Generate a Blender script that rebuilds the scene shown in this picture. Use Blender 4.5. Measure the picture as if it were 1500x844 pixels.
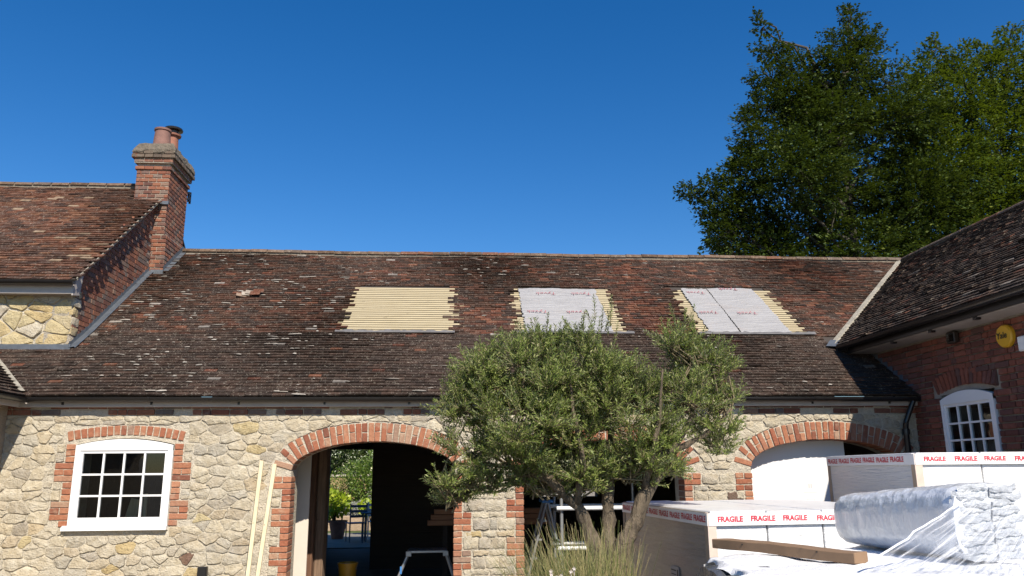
import bpy, bmesh, math, random
import numpy as np
from mathutils import Vector, Matrix
R = math.radians
random.seed(7)
for o in list(bpy.data.objects): bpy.data.objects.remove(o)
scene = bpy.context.scene
COL = scene.collection

# ------------------------------------------------------------------ camera
YAW, PITCH, ROLL = R(4.35), R(13.08), R(-.45)
fw = Vector((math.sin(YAW)*math.cos(PITCH), math.cos(YAW)*math.cos(PITCH), math.sin(PITCH)))
rt = Vector((math.cos(YAW), -math.sin(YAW), 0)); upv = rt.cross(fw)
r2 = math.cos(ROLL)*rt + math.sin(ROLL)*upv; u2 = -math.sin(ROLL)*rt + math.cos(ROLL)*upv
cd = bpy.data.cameras.new('camera'); cam = bpy.data.objects.new('camera', cd); COL.objects.link(cam)
cd.sensor_width = 36; cd.lens = 36*1150/1500; cd.clip_start = .05; cd.clip_end = 3000
cam.matrix_world = Matrix(((r2.x, u2.x, -fw.x, 0), (r2.y, u2.y, -fw.y, -10.13), (r2.z, u2.z, -fw.z, 1.7), (0, 0, 0, 1)))
scene.camera = cam
# ------------------------------------------------------------------ sky, sun, exposure
SUN = Vector((.33, -1, .95)).normalized()
world = bpy.data.worlds.new('World'); scene.world = world; world.use_nodes = True
wn = world.node_tree; sky = wn.nodes.new('ShaderNodeTexSky'); sky.sky_type = 'NISHITA'; sky.sun_disc = False
sky.sun_elevation = math.asin(SUN.z); sky.sun_rotation = math.atan2(SUN.x, SUN.y)
sky.altitude = 0; sky.air_density = 1.; sky.dust_density = .15; sky.ozone_density = 3.
bg = wn.nodes['Background']; bg.inputs['Strength'].default_value = .095
hsv = wn.nodes.new('ShaderNodeHueSaturation'); hsv.inputs['Saturation'].default_value = 1.38; hsv.inputs['Hue'].default_value = .507
wn.links.new(sky.outputs[0], hsv.inputs['Color']); wn.links.new(hsv.outputs[0], bg.inputs['Color'])
sd = bpy.data.lights.new('sun', 'SUN'); sd.energy = 5.; sd.angle = R(.5); sd.color = (1, .915, .79)
sun = bpy.data.objects.new('sun', sd); COL.objects.link(sun); sun.rotation_euler = SUN.to_track_quat('Z', 'Y').to_euler(); sun.location = (10, -30, 30)
vs = scene.view_settings; vs.view_transform = 'Standard'; vs.look = 'None'; vs.exposure = .52; vs.gamma = 1; vs.use_curve_mapping = False
scene.cycles.transparent_max_bounces = 12; scene.cycles.max_bounces = 8

# ------------------------------------------------------------------ material helpers
class NT:
    def __init__(s, name):
        s.m = bpy.data.materials.new(name); s.m.use_nodes = True; s.t = s.m.node_tree
        s.b = s.t.nodes['Principled BSDF']; s.out = s.t.nodes['Material Output']
    def n(s, typ, ins=None, **kw):
        nd = s.t.nodes.new(typ)
        for k, v in kw.items(): setattr(nd, k, v)
        for k, v in (ins or {}).items(): s.put(nd.inputs[k], v)
        return nd
    def put(s, sock, v):
        if isinstance(v, bpy.types.NodeSocket): s.t.links.new(v, sock)
        elif isinstance(v, tuple) and len(v) == 3 and sock.type == 'RGBA': sock.default_value = (*v, 1)
        else: sock.default_value = v
    def pos(s): return s.n('ShaderNodeNewGeometry').outputs['Position']
    def mapped(s, sc):
        return s.n('ShaderNodeMapping', {'Vector': s.pos(), 'Scale': sc}).outputs[0]
    def rnd(s, src):
        return s.n('ShaderNodeObjectInfo').outputs['Random'] if src == 'object' else s.n('ShaderNodeNewGeometry').outputs['Random Per Island']
    def noise(s, scale, detail=4, vec=None, rough=.55):
        return s.n('ShaderNodeTexNoise', {'Vector': vec or s.pos(), 'Scale': scale, 'Detail': detail, 'Roughness': rough}).outputs['Fac']
    def ramp(s, fac, stops, interp='LINEAR'):
        r = s.n('ShaderNodeValToRGB', {'Fac': fac}); cr = r.color_ramp; cr.interpolation = interp
        while len(cr.elements) < len(stops): cr.elements.new(.5)
        for e, (p, c) in zip(cr.elements, stops): e.position = p; e.color = (*c, 1) if len(c) == 3 else c
        return r.outputs[0]
    def fr(s, fac, a, b, lo=0., hi=1.):
        return s.n('ShaderNodeMapRange', {'Value': fac, 'From Min': a, 'From Max': b, 'To Min': lo, 'To Max': hi}).outputs[0]
    def mix(s, fac, a, b, mode='MIX'):
        m = s.n('ShaderNodeMix', data_type='RGBA', blend_type=mode)
        s.put(m.inputs['Factor'], fac); s.put(m.inputs[6], a); s.put(m.inputs[7], b); return m.outputs[2]
    def math(s, op, a, b=0.):
        m = s.n('ShaderNodeMath', operation=op); s.put(m.inputs[0], a); s.put(m.inputs[1], b); return m.outputs[0]
    def bump(s, h, dist, strength=1.):
        s.put(s.b.inputs['Normal'], s.n('ShaderNodeBump', {'Height': h, 'Distance': dist, 'Strength': strength}).outputs[0])
    def set(s, col=None, rough=None, **kw):
        if col is not None: s.put(s.b.inputs['Base Color'], col)
        if rough is not None: s.put(s.b.inputs['Roughness'], rough)
        for k, v in kw.items(): s.put(s.b.inputs[k.replace('_', ' ')], v)
        return s.m

def plain(name, col, rough=.6, var=.15, nscale=6., bump=0., bscale=60., **kw):
    t = NT(name); n = t.noise(nscale, 5)
    c = t.mix(n, tuple(x*(1-var*1.6) for x in col), tuple(min(1, x*(1+var*1.3)) for x in col))
    if bump: t.bump(t.noise(bscale, 4), bump)
    return t.set(c, rough, **kw)

def brick_mat(name, src, stops, dirt=.35, mortar=(.42, .34, .24)):
    t = NT(name); c = t.ramp(t.rnd(src), stops)
    n = t.noise(38, 6); n2 = t.noise(9, 4)
    c = t.mix(t.fr(n, .35, .75), t.mix(1., c, (.72, .68, .66), 'MULTIPLY'), c)
    c = t.mix(t.math('MULTIPLY', t.fr(n2, .56, .68), dirt), c, mortar)
    t.bump(t.math('ADD', n, t.noise(120, 3)), .006)
    return t.set(c, .88)

ORANGE = [(0, (.22, .085, .052)), (.12, (.34, .115, .06)), (.4, (.40, .165, .088)), (.62, (.46, .22, .125)), (.8, (.36, .135, .075)), (.92, (.46, .28, .18)), (1, (.30, .20, .15))]
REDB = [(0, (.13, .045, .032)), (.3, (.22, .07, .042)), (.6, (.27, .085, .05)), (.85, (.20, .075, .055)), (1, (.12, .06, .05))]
GABLE = [(0, (.12, .055, .042)), (.25, (.25, .09, .052)), (.5, (.30, .125, .07)), (.75, (.19, .085, .06)), (.88, (.16, .13, .115)), (1, (.28, .17, .115))]
MT = {}
MT['brick'] = brick_mat('orange_brick', 'object', ORANGE)
MT['brick_old'] = brick_mat('old_brick', 'object', GABLE, .3, (.3, .25, .19))
MT['brick_moss'] = brick_mat('mossy_brick', 'object', [(0, (.11, .085, .065)), (.5, (.17, .125, .09)), (1, (.13, .11, .085))], .5, (.2, .17, .12))
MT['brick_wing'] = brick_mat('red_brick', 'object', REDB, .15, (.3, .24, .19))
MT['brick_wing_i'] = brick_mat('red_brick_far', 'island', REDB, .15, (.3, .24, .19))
MT['brick_gable_i'] = brick_mat('gable_brick', 'island', GABLE, .3, (.3, .26, .22))

def stone_mat(name, stops, k=1.):
    t = NT(name); c = t.ramp(t.rnd('object'), stops)
    n = t.noise(14, 7, rough=.65); n2 = t.noise(55, 5); n3 = t.noise(4.5, 3)
    c = t.mix(t.fr(n, .34, .7), t.mix(1., c, (.74, .70, .63), 'MULTIPLY'), c)
    c = t.mix(t.math('MULTIPLY', t.fr(n3, .55, .72), .3), c, (.52*k, .41*k, .24*k))
    c = t.mix(t.math('MULTIPLY', t.fr(n2, .62, .8), .35), c, (.16, .14, .11))
    t.bump(t.math('ADD', t.math('MULTIPLY', n, 1.8), n2), .017)
    return t.set(c, .93)
MT['stone'] = stone_mat('rubble_stone', [(0, (.46, .41, .325)), (.15, (.58, .52, .40)), (.3, (.43, .40, .34)), (.5, (.62, .56, .44)), (.65, (.50, .455, .365)), (.8, (.56, .485, .355)), (.9, (.40, .365, .31)), (1, (.55, .45, .30))])
MT['stone_dark'] = stone_mat('ironstone', [(0, (.16, .12, .095)), (.5, (.20, .12, .085)), (1, (.13, .115, .10))], .6)
MT['stone_gold'] = stone_mat('golden_stone', [(0, (.52, .41, .22)), (.5, (.54, .46, .28)), (.8, (.50, .38, .19)), (1, (.52, .47, .34))])
t = NT('lime_mortar'); n = t.noise(16, 7, rough=.7); n2 = t.noise(70, 5)
c = t.mix(t.fr(n, .3, .7), (.46, .41, .32), (.68, .61, .485)); c = t.mix(t.math('MULTIPLY', t.fr(n2, .58, .70), .65), c, (.17, .14, .10))
t.bump(t.math('ADD', t.math('MULTIPLY', n, 2.), n2), .022); MT['mortar'] = t.set(c, .95)
MT['mortar_brick'] = plain('brick_mortar', (.33, .26, .185), .95, .25, 9, .02, 60)
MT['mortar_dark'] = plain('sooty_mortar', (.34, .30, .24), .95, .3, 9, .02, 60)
MT['mortar_pale'] = plain('cement_fillet', (.33, .30, .24), .95, .35, 12, .02, 40)
MT['mortar_ridge'] = plain('old_ridge_mortar', (.20, .17, .13), .95, .4, 12, .02, 40)
MT['lead'] = plain('lead_sheet', (.12, .135, .155), .5, .3, 7, .004, 30, Metallic=.3)
MT['oldlead'] = plain('dull_lead', (.13, .125, .125), .7, .3, 7, .004, 30)
MT['white'] = plain('white_paint', (.80, .80, .79), .35, .03, 5)
MT['fascia'] = plain('weathered_fascia', (.42, .38, .345), .6, .2, 4)
MT['gutter'] = plain('black_plastic', (.014, .013, .013), .3, .2, 10)
MT['felt'] = plain('roof_felt', (.05, .04, .033), .95, .3, 4)
MT['timber_new'] = None
def wood(name, a, b, rough=.7, axis=(1, 1, 1)):
    t = NT(name); v = t.mapped(tuple(1.5 if q == 0 else 22 for q in axis)) if axis != (1, 1, 1) else t.pos()
    n = t.noise(2.2, 6, v); n2 = t.noise(11, 3)
    c = t.mix(t.fr(n, .3, .7), a, b); c = t.mix(t.math('MULTIPLY', t.fr(n2, .66, .74), .5), c, tuple(x*.45 for x in a))
    c = t.mix(t.math('MULTIPLY', t.rnd('object'), .25), c, tuple(x*.7 for x in b))
    t.bump(n, .004); return t.set(c, rough)
MT['batten'] = wood('new_batten', (.37, .30, .175), (.50, .42, .27), .7, (0, 1, 1))
MT['pine'] = wood('pine_board', (.60, .50, .31), (.72, .63, .43), .7, (1, 1, 0))
MT['oldwood'] = wood('old_timber', (.085, .04, .022), (.19, .095, .05), .8, (1, 1, 0))
MT['brownwood'] = wood('brown_timber', (.15, .085, .042), (.28, .165, .085), .75, (1, 0, 1))
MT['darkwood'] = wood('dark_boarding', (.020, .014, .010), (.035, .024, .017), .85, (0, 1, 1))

t = NT('clay_tile'); at = t.n('ShaderNodeVertexColor', layer_name='tint'); n = t.noise(13, 6); n2 = t.noise(48, 5); n3 = t.noise(3.1, 4)
c = t.mix(t.fr(n, .3, .7), t.mix(1., at.outputs[0], (.55, .52, .5), 'MULTIPLY'), at.outputs[0])
c = t.mix(t.math('MULTIPLY', t.fr(t.math('ADD', n2, t.math('MULTIPLY', n, .25)), .73, .80), .7), c, (.36, .325, .26))
c = t.mix(t.math('MULTIPLY', t.fr(n3, .55, .72), .35), c, (.035, .028, .024))
t.bump(t.math('ADD', n, n2), .006); MT['tile'] = t.set(c, .92, Specular_IOR_Level=.12)

t = NT('window_glass'); gl = t.n('ShaderNodeBsdfGlossy', {'Roughness': .01, 'Color': (.9, .95, 1)}); tr = t.n('ShaderNodeBsdfTransparent', {'Color': (.62, .66, .64)})
fz = t.n('ShaderNodeFresnel', {'IOR': 1.5}); ms = t.n('ShaderNodeMixShader', {0: t.math('MULTIPLY', fz.outputs[0], 1.3), 1: tr.outputs[0], 2: gl.outputs[0]})
t.t.links.new(ms.outputs[0], t.out.inputs['Surface']); MT['glass'] = t.m

# ------------------------------------------------------------------ object helpers
def link(o, parent=None):
    COL.objects.link(o)
    if parent is not None:
        o.parent = parent
        if parent.type == 'EMPTY': o.matrix_parent_inverse = Matrix.Translation(-parent.location)
    return o
def tag(o, label, cat, group=None, kind=None):
    if label: o['label'] = label
    if cat: o['category'] = cat
    if group: o['group'] = group
    if kind: o['kind'] = kind
    return o
def thing(name, label, cat, loc=(0, 0, 0), group=None):
    o = bpy.data.objects.new(name, None); o.empty_display_size = .2; o.location = loc; COL.objects.link(o)
    return tag(o, label, cat, group)
def mobj(name, me, mat, parent=None, loc=None, rot=None, kind=None):
    o = bpy.data.objects.new(name, me)
    if mat is not None and not me.materials: me.materials.append(mat)
    if loc is not None: o.location = loc
    if rot is not None: o.rotation_euler = rot
    link(o, parent)
    if kind: o['kind'] = kind
    return o
def st_attr(me, st):
    a = me.attributes.new('st', 'FLOAT_VECTOR', 'POINT'); a.data.foreach_set('vector', np.array(st, dtype=np.float32).ravel())
def smooth(me, ang=None):
    me.polygons.foreach_set('use_smooth', [True]*len(me.polygons))
    if ang: me.set_sharp_from_angle(angle=R(ang))
class MB:
    def __init__(s): s.v = []; s.f = []; s.c = []
    def add(s, vs_, fs, col=None):
        k = len(s.v); s.v += [tuple(p) for p in vs_]; s.f += [tuple(i+k for i in f) for f in fs]
        if col is not None: s.c += [(*col, 1)]*len(vs_)
        return s
    def box(s, x0, x1, y0, y1, z0, z1, M=None, col=None):
        p = [(x, y, z) for z in (z0, z1) for y in (y0, y1) for x in (x0, x1)]
        if M is not None: p = [tuple(M @ Vector(q)) for q in p]
        return s.add(p, [(0, 2, 3, 1), (4, 5, 7, 6), (0, 1, 5, 4), (2, 6, 7, 3), (0, 4, 6, 2), (1, 3, 7, 5)], col)
    def tube(s, pts, rad, n=8, cap=True):
        pts = [Vector(p) for p in pts]; m = len(pts); rr = rad if isinstance(rad, (list, tuple)) else [rad]*m
        vs_ = []; ref = Vector((.13, .21, .97))
        for i, p in enumerate(pts):
            d = (pts[min(i+1, m-1)]-pts[max(i-1, 0)]).normalized()
            a = d.cross(ref)
            if a.length < .1: a = d.cross(Vector((1, 0, 0)))
            a.normalize(); b = d.cross(a)
            vs_ += [p+(a*math.cos(2*math.pi*j/n)+b*math.sin(2*math.pi*j/n))*rr[i] for j in range(n)]
        fs = [(i*n+j, i*n+(j+1) % n, (i+1)*n+(j+1) % n, (i+1)*n+j) for i in range(m-1) for j in range(n)]
        if cap: fs += [tuple(range(n))[::-1], tuple((m-1)*n+j for j in range(n))]
        return s.add(vs_, fs)
    def lathe(s, prof, c, n=20):
        vs_ = [(c[0]+r*math.cos(2*math.pi*j/n), c[1]+r*math.sin(2*math.pi*j/n), c[2]+z) for r, z in prof for j in range(n)]
        m = len(prof); fs = [(i*n+j, i*n+(j+1) % n, (i+1)*n+(j+1) % n, (i+1)*n+j) for i in range(m-1) for j in range(n)]
        return s.add(vs_, fs)
    def mesh(s, name='mesh', bevel=0., ang=None):
        me = bpy.data.meshes.new(name); me.from_pydata(s.v, [], s.f)
        if s.c:
            a = me.color_attributes.new('tint', 'FLOAT_COLOR', 'POINT'); a.data.foreach_set('color', np.array(s.c, dtype=np.float32).ravel())
        if bevel:
            bm = bmesh.new(); bm.from_mesh(me); bmesh.ops.bevel(bm, geom=bm.edges[:], offset=bevel, segments=1, affect='EDGES'); bm.to_mesh(me); bm.free()
        if ang: smooth(me, ang)
        me.update(); return me
    def obj(s, name, mat, parent=None, bevel=0., ang=None, kind=None): return mobj(name, s.mesh(name, bevel, ang), mat, parent, kind=kind)
def fast_mesh(name, V, Fq, k=4):
    V = np.asarray(V, np.float32); Fq = np.asarray(Fq, np.int32); me = bpy.data.meshes.new(name); nf = len(Fq)
    me.vertices.add(len(V)); me.vertices.foreach_set('co', V.ravel()); me.loops.add(nf*k); me.loops.foreach_set('vertex_index', Fq.ravel())
    me.polygons.add(nf); me.polygons.foreach_set('loop_start', np.arange(nf, dtype=np.int32)*k); me.update(calc_edges=True); return me

# ------------------------------------------------------------------ brick helpers
def brick_mesh(l, h=.063, d=.1, seed=0):
    rg = random.Random(seed); bm = bmesh.new(); bmesh.ops.create_cube(bm, size=1)
    for v in bm.verts: v.co = Vector((v.co.x*l+rg.uniform(-.0035, .0035), v.co.y*d+rg.uniform(-.004, .004), v.co.z*h+rg.uniform(-.003, .003)))
    bmesh.ops.bevel(bm, geom=bm.edges[:], offset=.006, segments=1, affect='EDGES'); me = bpy.data.meshes.new('brick'); bm.to_mesh(me); bm.free(); return me
_BM = {}
def brick(parent, mat, loc, l=.215, h=.063, rot=(0, 0, 0), d=.1, name='brick'):
    k = (round(l, 3), round(h, 3), mat, random.randrange(4), d)
    if k not in _BM: _BM[k] = brick_mesh(l, h, d, hash((k[0], k[1], k[3])) & 999)
    return mobj(name, _BM[k], MT[mat], parent, (loc[0]+random.uniform(-.002, .002), loc[1]+random.uniform(-.003, .003), loc[2]+random.uniform(-.0015, .0015)), tuple(a+random.uniform(-.008, .008) for a in rot))
def bond_rows(a0, a1, z0, z1, blocked, bond='english', wob=.0):
    """yield (a_center, z_center, length) of bricks for a wall running a0..a1"""
    nrow = int((z1-z0)/.075+.5)
    for r_ in range(nrow):
        zc = z0+.0375+r_*.075; pat = [.215, .1025] if bond == 'flemish' else ([.215] if r_ % 3 else [.1025])
        if bond == 'garden': pat = [.215, .215, .215, .1025]
        a = a0-(.16 if r_ % 2 else 0)-random.random()*.05; i = r_
        while a < a1:
            L = pat[i % len(pat)]; i += 1
            s_, e_ = max(a, a0), min(a+L, a1); a += L+.0105
            for (b0, b1, c0, c1) in blocked:
                if c0 < zc < c1:
                    if s_ >= b0 and e_ <= b1: s_ = e_
                    elif s_ < b0 < e_ and e_ <= b1: e_ = b0-.005
                    elif b0 <= s_ < b1 < e_: s_ = b1+.005
            if e_-s_ > .035: yield (s_+e_)/2, zc, e_-s_

# ------------------------------------------------------------------ dims
EAVE = (-.13, 2.623); BRK = (1.52, 3.69); RDG = (4.37, 5.69)
ARCH = [(-1.98, .03), (.89, 2.96), (3.84, 5.92)]; ZS, RISE, RING = 1.72, .35, .235
WX = 6.15          # wing wall plane
GX, GY = -5.29, 1.02   # left house gable / front planes
def intr(a, x):
    c = (a[0]+a[1])/2; h = (a[1]-a[0])/2; q = 1-((x-c)/h)**2
    return ZS+RISE*math.sqrt(max(0, q))

# ================================================================== GROUND
def structure(name, mb, mat, **k): o = mb.obj(name, mat, **k); o['kind'] = 'structure'; return o
t = NT('gravel_yard'); n = t.noise(30, 6); v = t.n('ShaderNodeTexVoronoi', {'Vector': t.pos(), 'Scale': 45.})
c = t.mix(n, (.20, .17, .13), (.36, .31, .24)); c = t.mix(t.fr(t.noise(.15, 3), .4, .6), c, (.10, .13, .05)) if False else c
t.bump(v.outputs['Distance'], .02); MT['gravel'] = t.set(c, .95)
structure('ground', MB().add([(-1500, -600, 0), (1500, -600, 0), (1500, 2500, 0), (-1500, 2500, 0)], [(0, 1, 2, 3)]), MT['gravel'])
MT['concrete'] = plain('barn_concrete', (.13, .12, .11), .8, .3, 3, .004, 40)
structure('barn_floor', MB().box(-5.2, 6.2, .02, 8.4, .004, .03), MT['concrete'])
MT['paving'] = plain('patio_paving', (.22, .20, .17), .85, .25, 2.5, .004, 40)
structure('patio', MB().box(-6.5, 6, 8.75, 13.2, .004, .024), MT['paving'])
MT['lawn'] = plain('lawn_turf', (.10, .14, .035), .95, .4, 5, .03, 50)
structure('lawn', MB().box(-14, 14, 13.2, 26, .004, .02), MT['lawn'])

# ================================================================== STONE BARN
barn = thing('stone_barn', 'long low stone barn with brick arches and stripped patches in its tiled roof', 'building', (0, 0, 0))
TOP = 2.60
def wall_front():
    mb = MB(); xs = sorted(set([-5.8, WX+.02, -4.57, -3.41]+[-4.57+1.16*i/14 for i in range(1, 14)] + [a for A in ARCH for a in A] + [A[0]+(A[1]-A[0])*(1-math.cos(math.pi*i/28))/2 for A in ARCH for i in range(29)]))
    y0, y1 = 0., .45
    for x0, x1 in zip(xs, xs[1:]):
        if x1-x0 < 1e-5: continue
        xm = (x0+x1)/2; A = [a for a in ARCH if a[0] < xm < a[1]]; W = -4.57 < xm < -3.41
        segs = [((0, 0), (TOP, TOP))]
        if A:
            segs = [((intr(A[0], x0), intr(A[0], x1)), (TOP, TOP))]
        hd = lambda x: 2.045+.075*(1-((x+3.99)/.58)**2)
        if W: segs = [((0, 0), (1.06, 1.06)), ((hd(x0), hd(x1)), (TOP, TOP))]
        for (b0, b1), (t0, t1) in segs:
            p = [(x0, y0, b0), (x1, y0, b1), (x1, y0, t1), (x0, y0, t0), (x0, y1, b0), (x1, y1, b1), (x1, y1, t1), (x0, y1, t0)]
            mb.add(p, [(0, 1, 2, 3), (5, 4, 7, 6), (4, 5, 1, 0), (3, 2, 6, 7)])
    for x in [a for A in ARCH for a in A]: mb.add([(x, y0, 0), (x, y1, 0), (x, y1, ZS), (x, y0, ZS)], [(0, 1, 2, 3)])
    for x in (-4.57, -3.41): mb.add([(x, y0, 1.06), (x, y1, 1.06), (x, y1, 2.12), (x, y0, 2.12)], [(0, 1, 2, 3)])
    for x in (-5.8, WX+.02): mb.add([(x, y0, 0), (x, y1, 0), (x, y1, TOP), (x, y0, TOP)], [(0, 1, 2, 3)])
    return mb
wall = wall_front().obj('wall', MT['mortar'], barn)
wall['label'] = 'cream rubble stone front wall with lime mortar'
BLK = []      # blocked rectangles for stones (x0,x1,z0,z1)
# arch voussoirs
def voussoirs(A):
    c = (A[0]+A[1])/2; a = (A[1]-A[0])/2; N = 400; P = []
    for i in range(N+1):
        th = math.pi*i/N; P.append((c-a*math.cos(th), ZS+RISE*math.sin(th), th))
    L = [0]
    for p, q in zip(P, P[1:]): L.append(L[-1]+math.hypot(q[0]-p[0], q[1]-p[1]))
    n = int(L[-1]/.0745); 
    for k in range(n):
        s_ = (k+.5)/n*L[-1]; i = next(j for j in range(N) if L[j+1] >= s_); th = P[i][2]
        nx, nz = -math.cos(th)/a, math.sin(th)/RISE; m = math.hypot(nx, nz); nx /= m; nz /= m
        ang = math.atan2(nx, nz)
        if k % 2 == 0: parts = [(RING/2, RING-.006)]
        else: 
            cut = random.choice([.45, .5, .55])*RING
            parts = [(cut/2-.001, cut-.010), ((RING+cut)/2, RING-cut-.010)]
        for off, ln in parts:
            brick(wall, 'brick', (P[i][0]+nx*(off-.008), .138, P[i][1]+nz*(off-.008)), .065, round(ln, 2), (0, ang, 0), .30)
for A in ARCH: voussoirs(A)
# jamb quoins
QG = []; NT_ = []; NOTCH = True
def quoins(x, side, z1, longl=.215, shortl=.1025, ph=0):
    for i in range(int(z1/.075)):
        z = .0375+i*.075; g = ((i+ph)//3) % 2
        if g: ls = [longl] if i % 2 == 0 else [shortl, shortl]
        else: ls = [shortl]
        p = x
        for l in ls:
            brick(wall, 'brick', (p+side*(l/2-.006), .128, z), l, .065, (0, 0, 0), .28); p += side*(l+.0105)
    # blocked extents per group of three courses
    i = 0; nn = int(z1/.075)
    while i < nn:
        g = ((i+ph)//3) % 2; w = longl if g else shortl; j = i
        while j < nn and ((j+ph)//3) % 2 == g: j += 1
        wl = longl if NOTCH else w; BLK.append((min(x, x+side*wl)-.010, max(x, x+side*wl)+.010, i*.075-.003, j*.075+.003))
        if NOTCH and not g: NT_.append((x+side*(shortl+.012), x+side*(longl+.006), i*.075+.004, j*.075-.004))
        QG.append((x, side, i*.075, j*.075, w)); i = j
for A, (pl, pr_) in zip(ARCH, [(1, 2), (0, 1), (2, 0)]):
    quoins(A[0], -1, ZS, ph=pl); quoins(A[1], 1, ZS, ph=pr_)
for A in ARCH: BLK.append((A[0], A[1], -1, ZS+.02))
# window surround
WN = (-4.57, -3.41, 1.06, 2.06)
def win_quoins(x, side, ph):
    for i in range(13):
        z = WN[2]+.02+.0375+i*.075; g = ((i+ph)//3) % 2; ls = ([.215] if i % 2 else [.1025, .1025]) if g else [.1025]
        p = x
        if not g and i % 3 == ((3-ph) % 3): NT_.append((x+side*.115, x+side*.222, z-.036, min(z+.19, 2.06)))
        for l in ls: brick(wall, 'brick', (p+side*l/2, .041, z), l, .065, (0, 0, 0), .11); p += side*(l+.0105)
        w = .215
        BLK.append((min(x, x+side*w)-.008, max(x, x+side*w)+.008, z-.042, z+.042))
win_quoins(WN[0]-.006, -1, 2); win_quoins(WN[1]+.006, 1, 2)
BLK.append((WN[0]-.02, WN[1]+.02, .98, 2.1))
nb = 18
for k in range(nb):
    u = (k+.5)/nb; x = -4.69+u*1.40; z = 2.085+.075*(1-(2*u-1)**2); ang = (2*u-1)*.22
    brick(wall, 'brick', (x, .041, z+.055), .065, .115, (0, ang, 0), .11)
BLK.append((-4.73, -3.25, 2.0, 2.285))
# brick courses under the eaves
for row, z in enumerate((2.435, 2.51)):
    x = -5.7+(.1 if row else 0)
    while x < WX-.05:
        l = random.choice([.215, .215, .1025])
        if random.random() < .8: brick(wall, 'brick_old', (x+l/2, .03, z), l, .063, (0, 0, 0), .1)
        x += l+.0105
BLK.append((-9, 9, 2.395, 3))
# ---- rubble stones
def clip(poly, nx, nz, d):      # keep nx*x+nz*z <= d
    out = []
    for i, p in enumerate(poly):
        q = poly[(i+1) % len(poly)]; a = nx*p[0]+nz*p[1]-d; b = nx*q[0]+nz*q[1]-d
        if a <= 0: out.append(p)
        if a*b < 0: s_ = a/(a-b); out.append((p[0]+s_*(q[0]-p[0]), p[1]+s_*(q[1]-p[1])))
    return out
def area(p): return .5*sum(p[i][0]*p[(i+1) % len(p)][1]-p[(i+1) % len(p)][0]*p[i][1] for i in range(len(p))) if len(p) > 2 else 0
def rubble(x0, x1, z0, z1, rh, rw, rg, blk, arches=(), asp=1.45, inset=.008):
    seeds = []; z = z0-rh
    while z < z1+rh:
        h = rh*rg.uniform(.75, 1.3); x = x0-rw*rg.random()*1.5
        while x < x1+rw:
            w = rw*rg.uniform(.45, 1.75); seeds.append((x+w/2, z+h/2+rg.uniform(-.3, .3)*h)); x += w
            if rg.random() < .2: seeds.append((x+rg.uniform(-.02, .02), z+h*rg.choice([.05, .95])))
        z += h
    out = []
    for i, s_ in enumerate(seeds):
        poly = [(x0, z0), (x1, z0), (x1, z1), (x0, z1)]
        for j, q in enumerate(seeds):
            if i == j or abs(q[0]-s_[0]) > 1.2 or abs(q[1]-s_[1]) > .9: continue
            nx, nz = (q[0]-s_[0]), (q[1]-s_[1])*asp*asp
            d = (q[0]**2-s_[0]**2)/2+asp*asp*(q[1]**2-s_[1]**2)/2
            poly = clip(poly, nx, nz, d)
            if len(poly) < 3: break
        if len(poly) < 3: continue
        for b in blk:
            if len(poly) < 3: break
            if max(p[0] for p in poly) <= b[0] or min(p[0] for p in poly) >= b[1] or max(p[1] for p in poly) <= b[2] or min(p[1] for p in poly) >= b[3]: continue
            poly = max((clip(poly, 1, 0, b[0]), clip(poly, -1, 0, -b[1]), clip(poly, 0, 1, b[2]), clip(poly, 0, -1, -b[3])), key=area)
        for A in arches:
            if len(poly) < 3: break
            cx = (A[0]+A[1])/2; a = (A[1]-A[0])/2+RING+.008; bb = RISE+RING+.008
            g = [p for p in poly if abs(p[0]-cx) < a and p[1] < ZS+bb*math.sqrt(1-((p[0]-cx)/a)**2)]
            if not g and area(poly) > 0: continue
            mx = sum(p[0] for p in poly)/len(poly); th = math.acos(max(-.98, min(.98, (cx-mx)/a)))
            ex, ez = cx-a*math.cos(th), ZS+bb*math.sin(th); nx, nz = -math.cos(th)/a, math.sin(th)/bb
            poly = clip(poly, -nx, -nz, -(nx*ex+nz*ez))
        if len(poly) < 3 or area(poly) < .0022: continue
        xs = [p[0] for p in poly]; zs = [p[1] for p in poly]
        if max(xs)-min(xs) < .035 or max(zs)-min(zs) < .03: continue
        out.append(poly)
    return out
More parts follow.
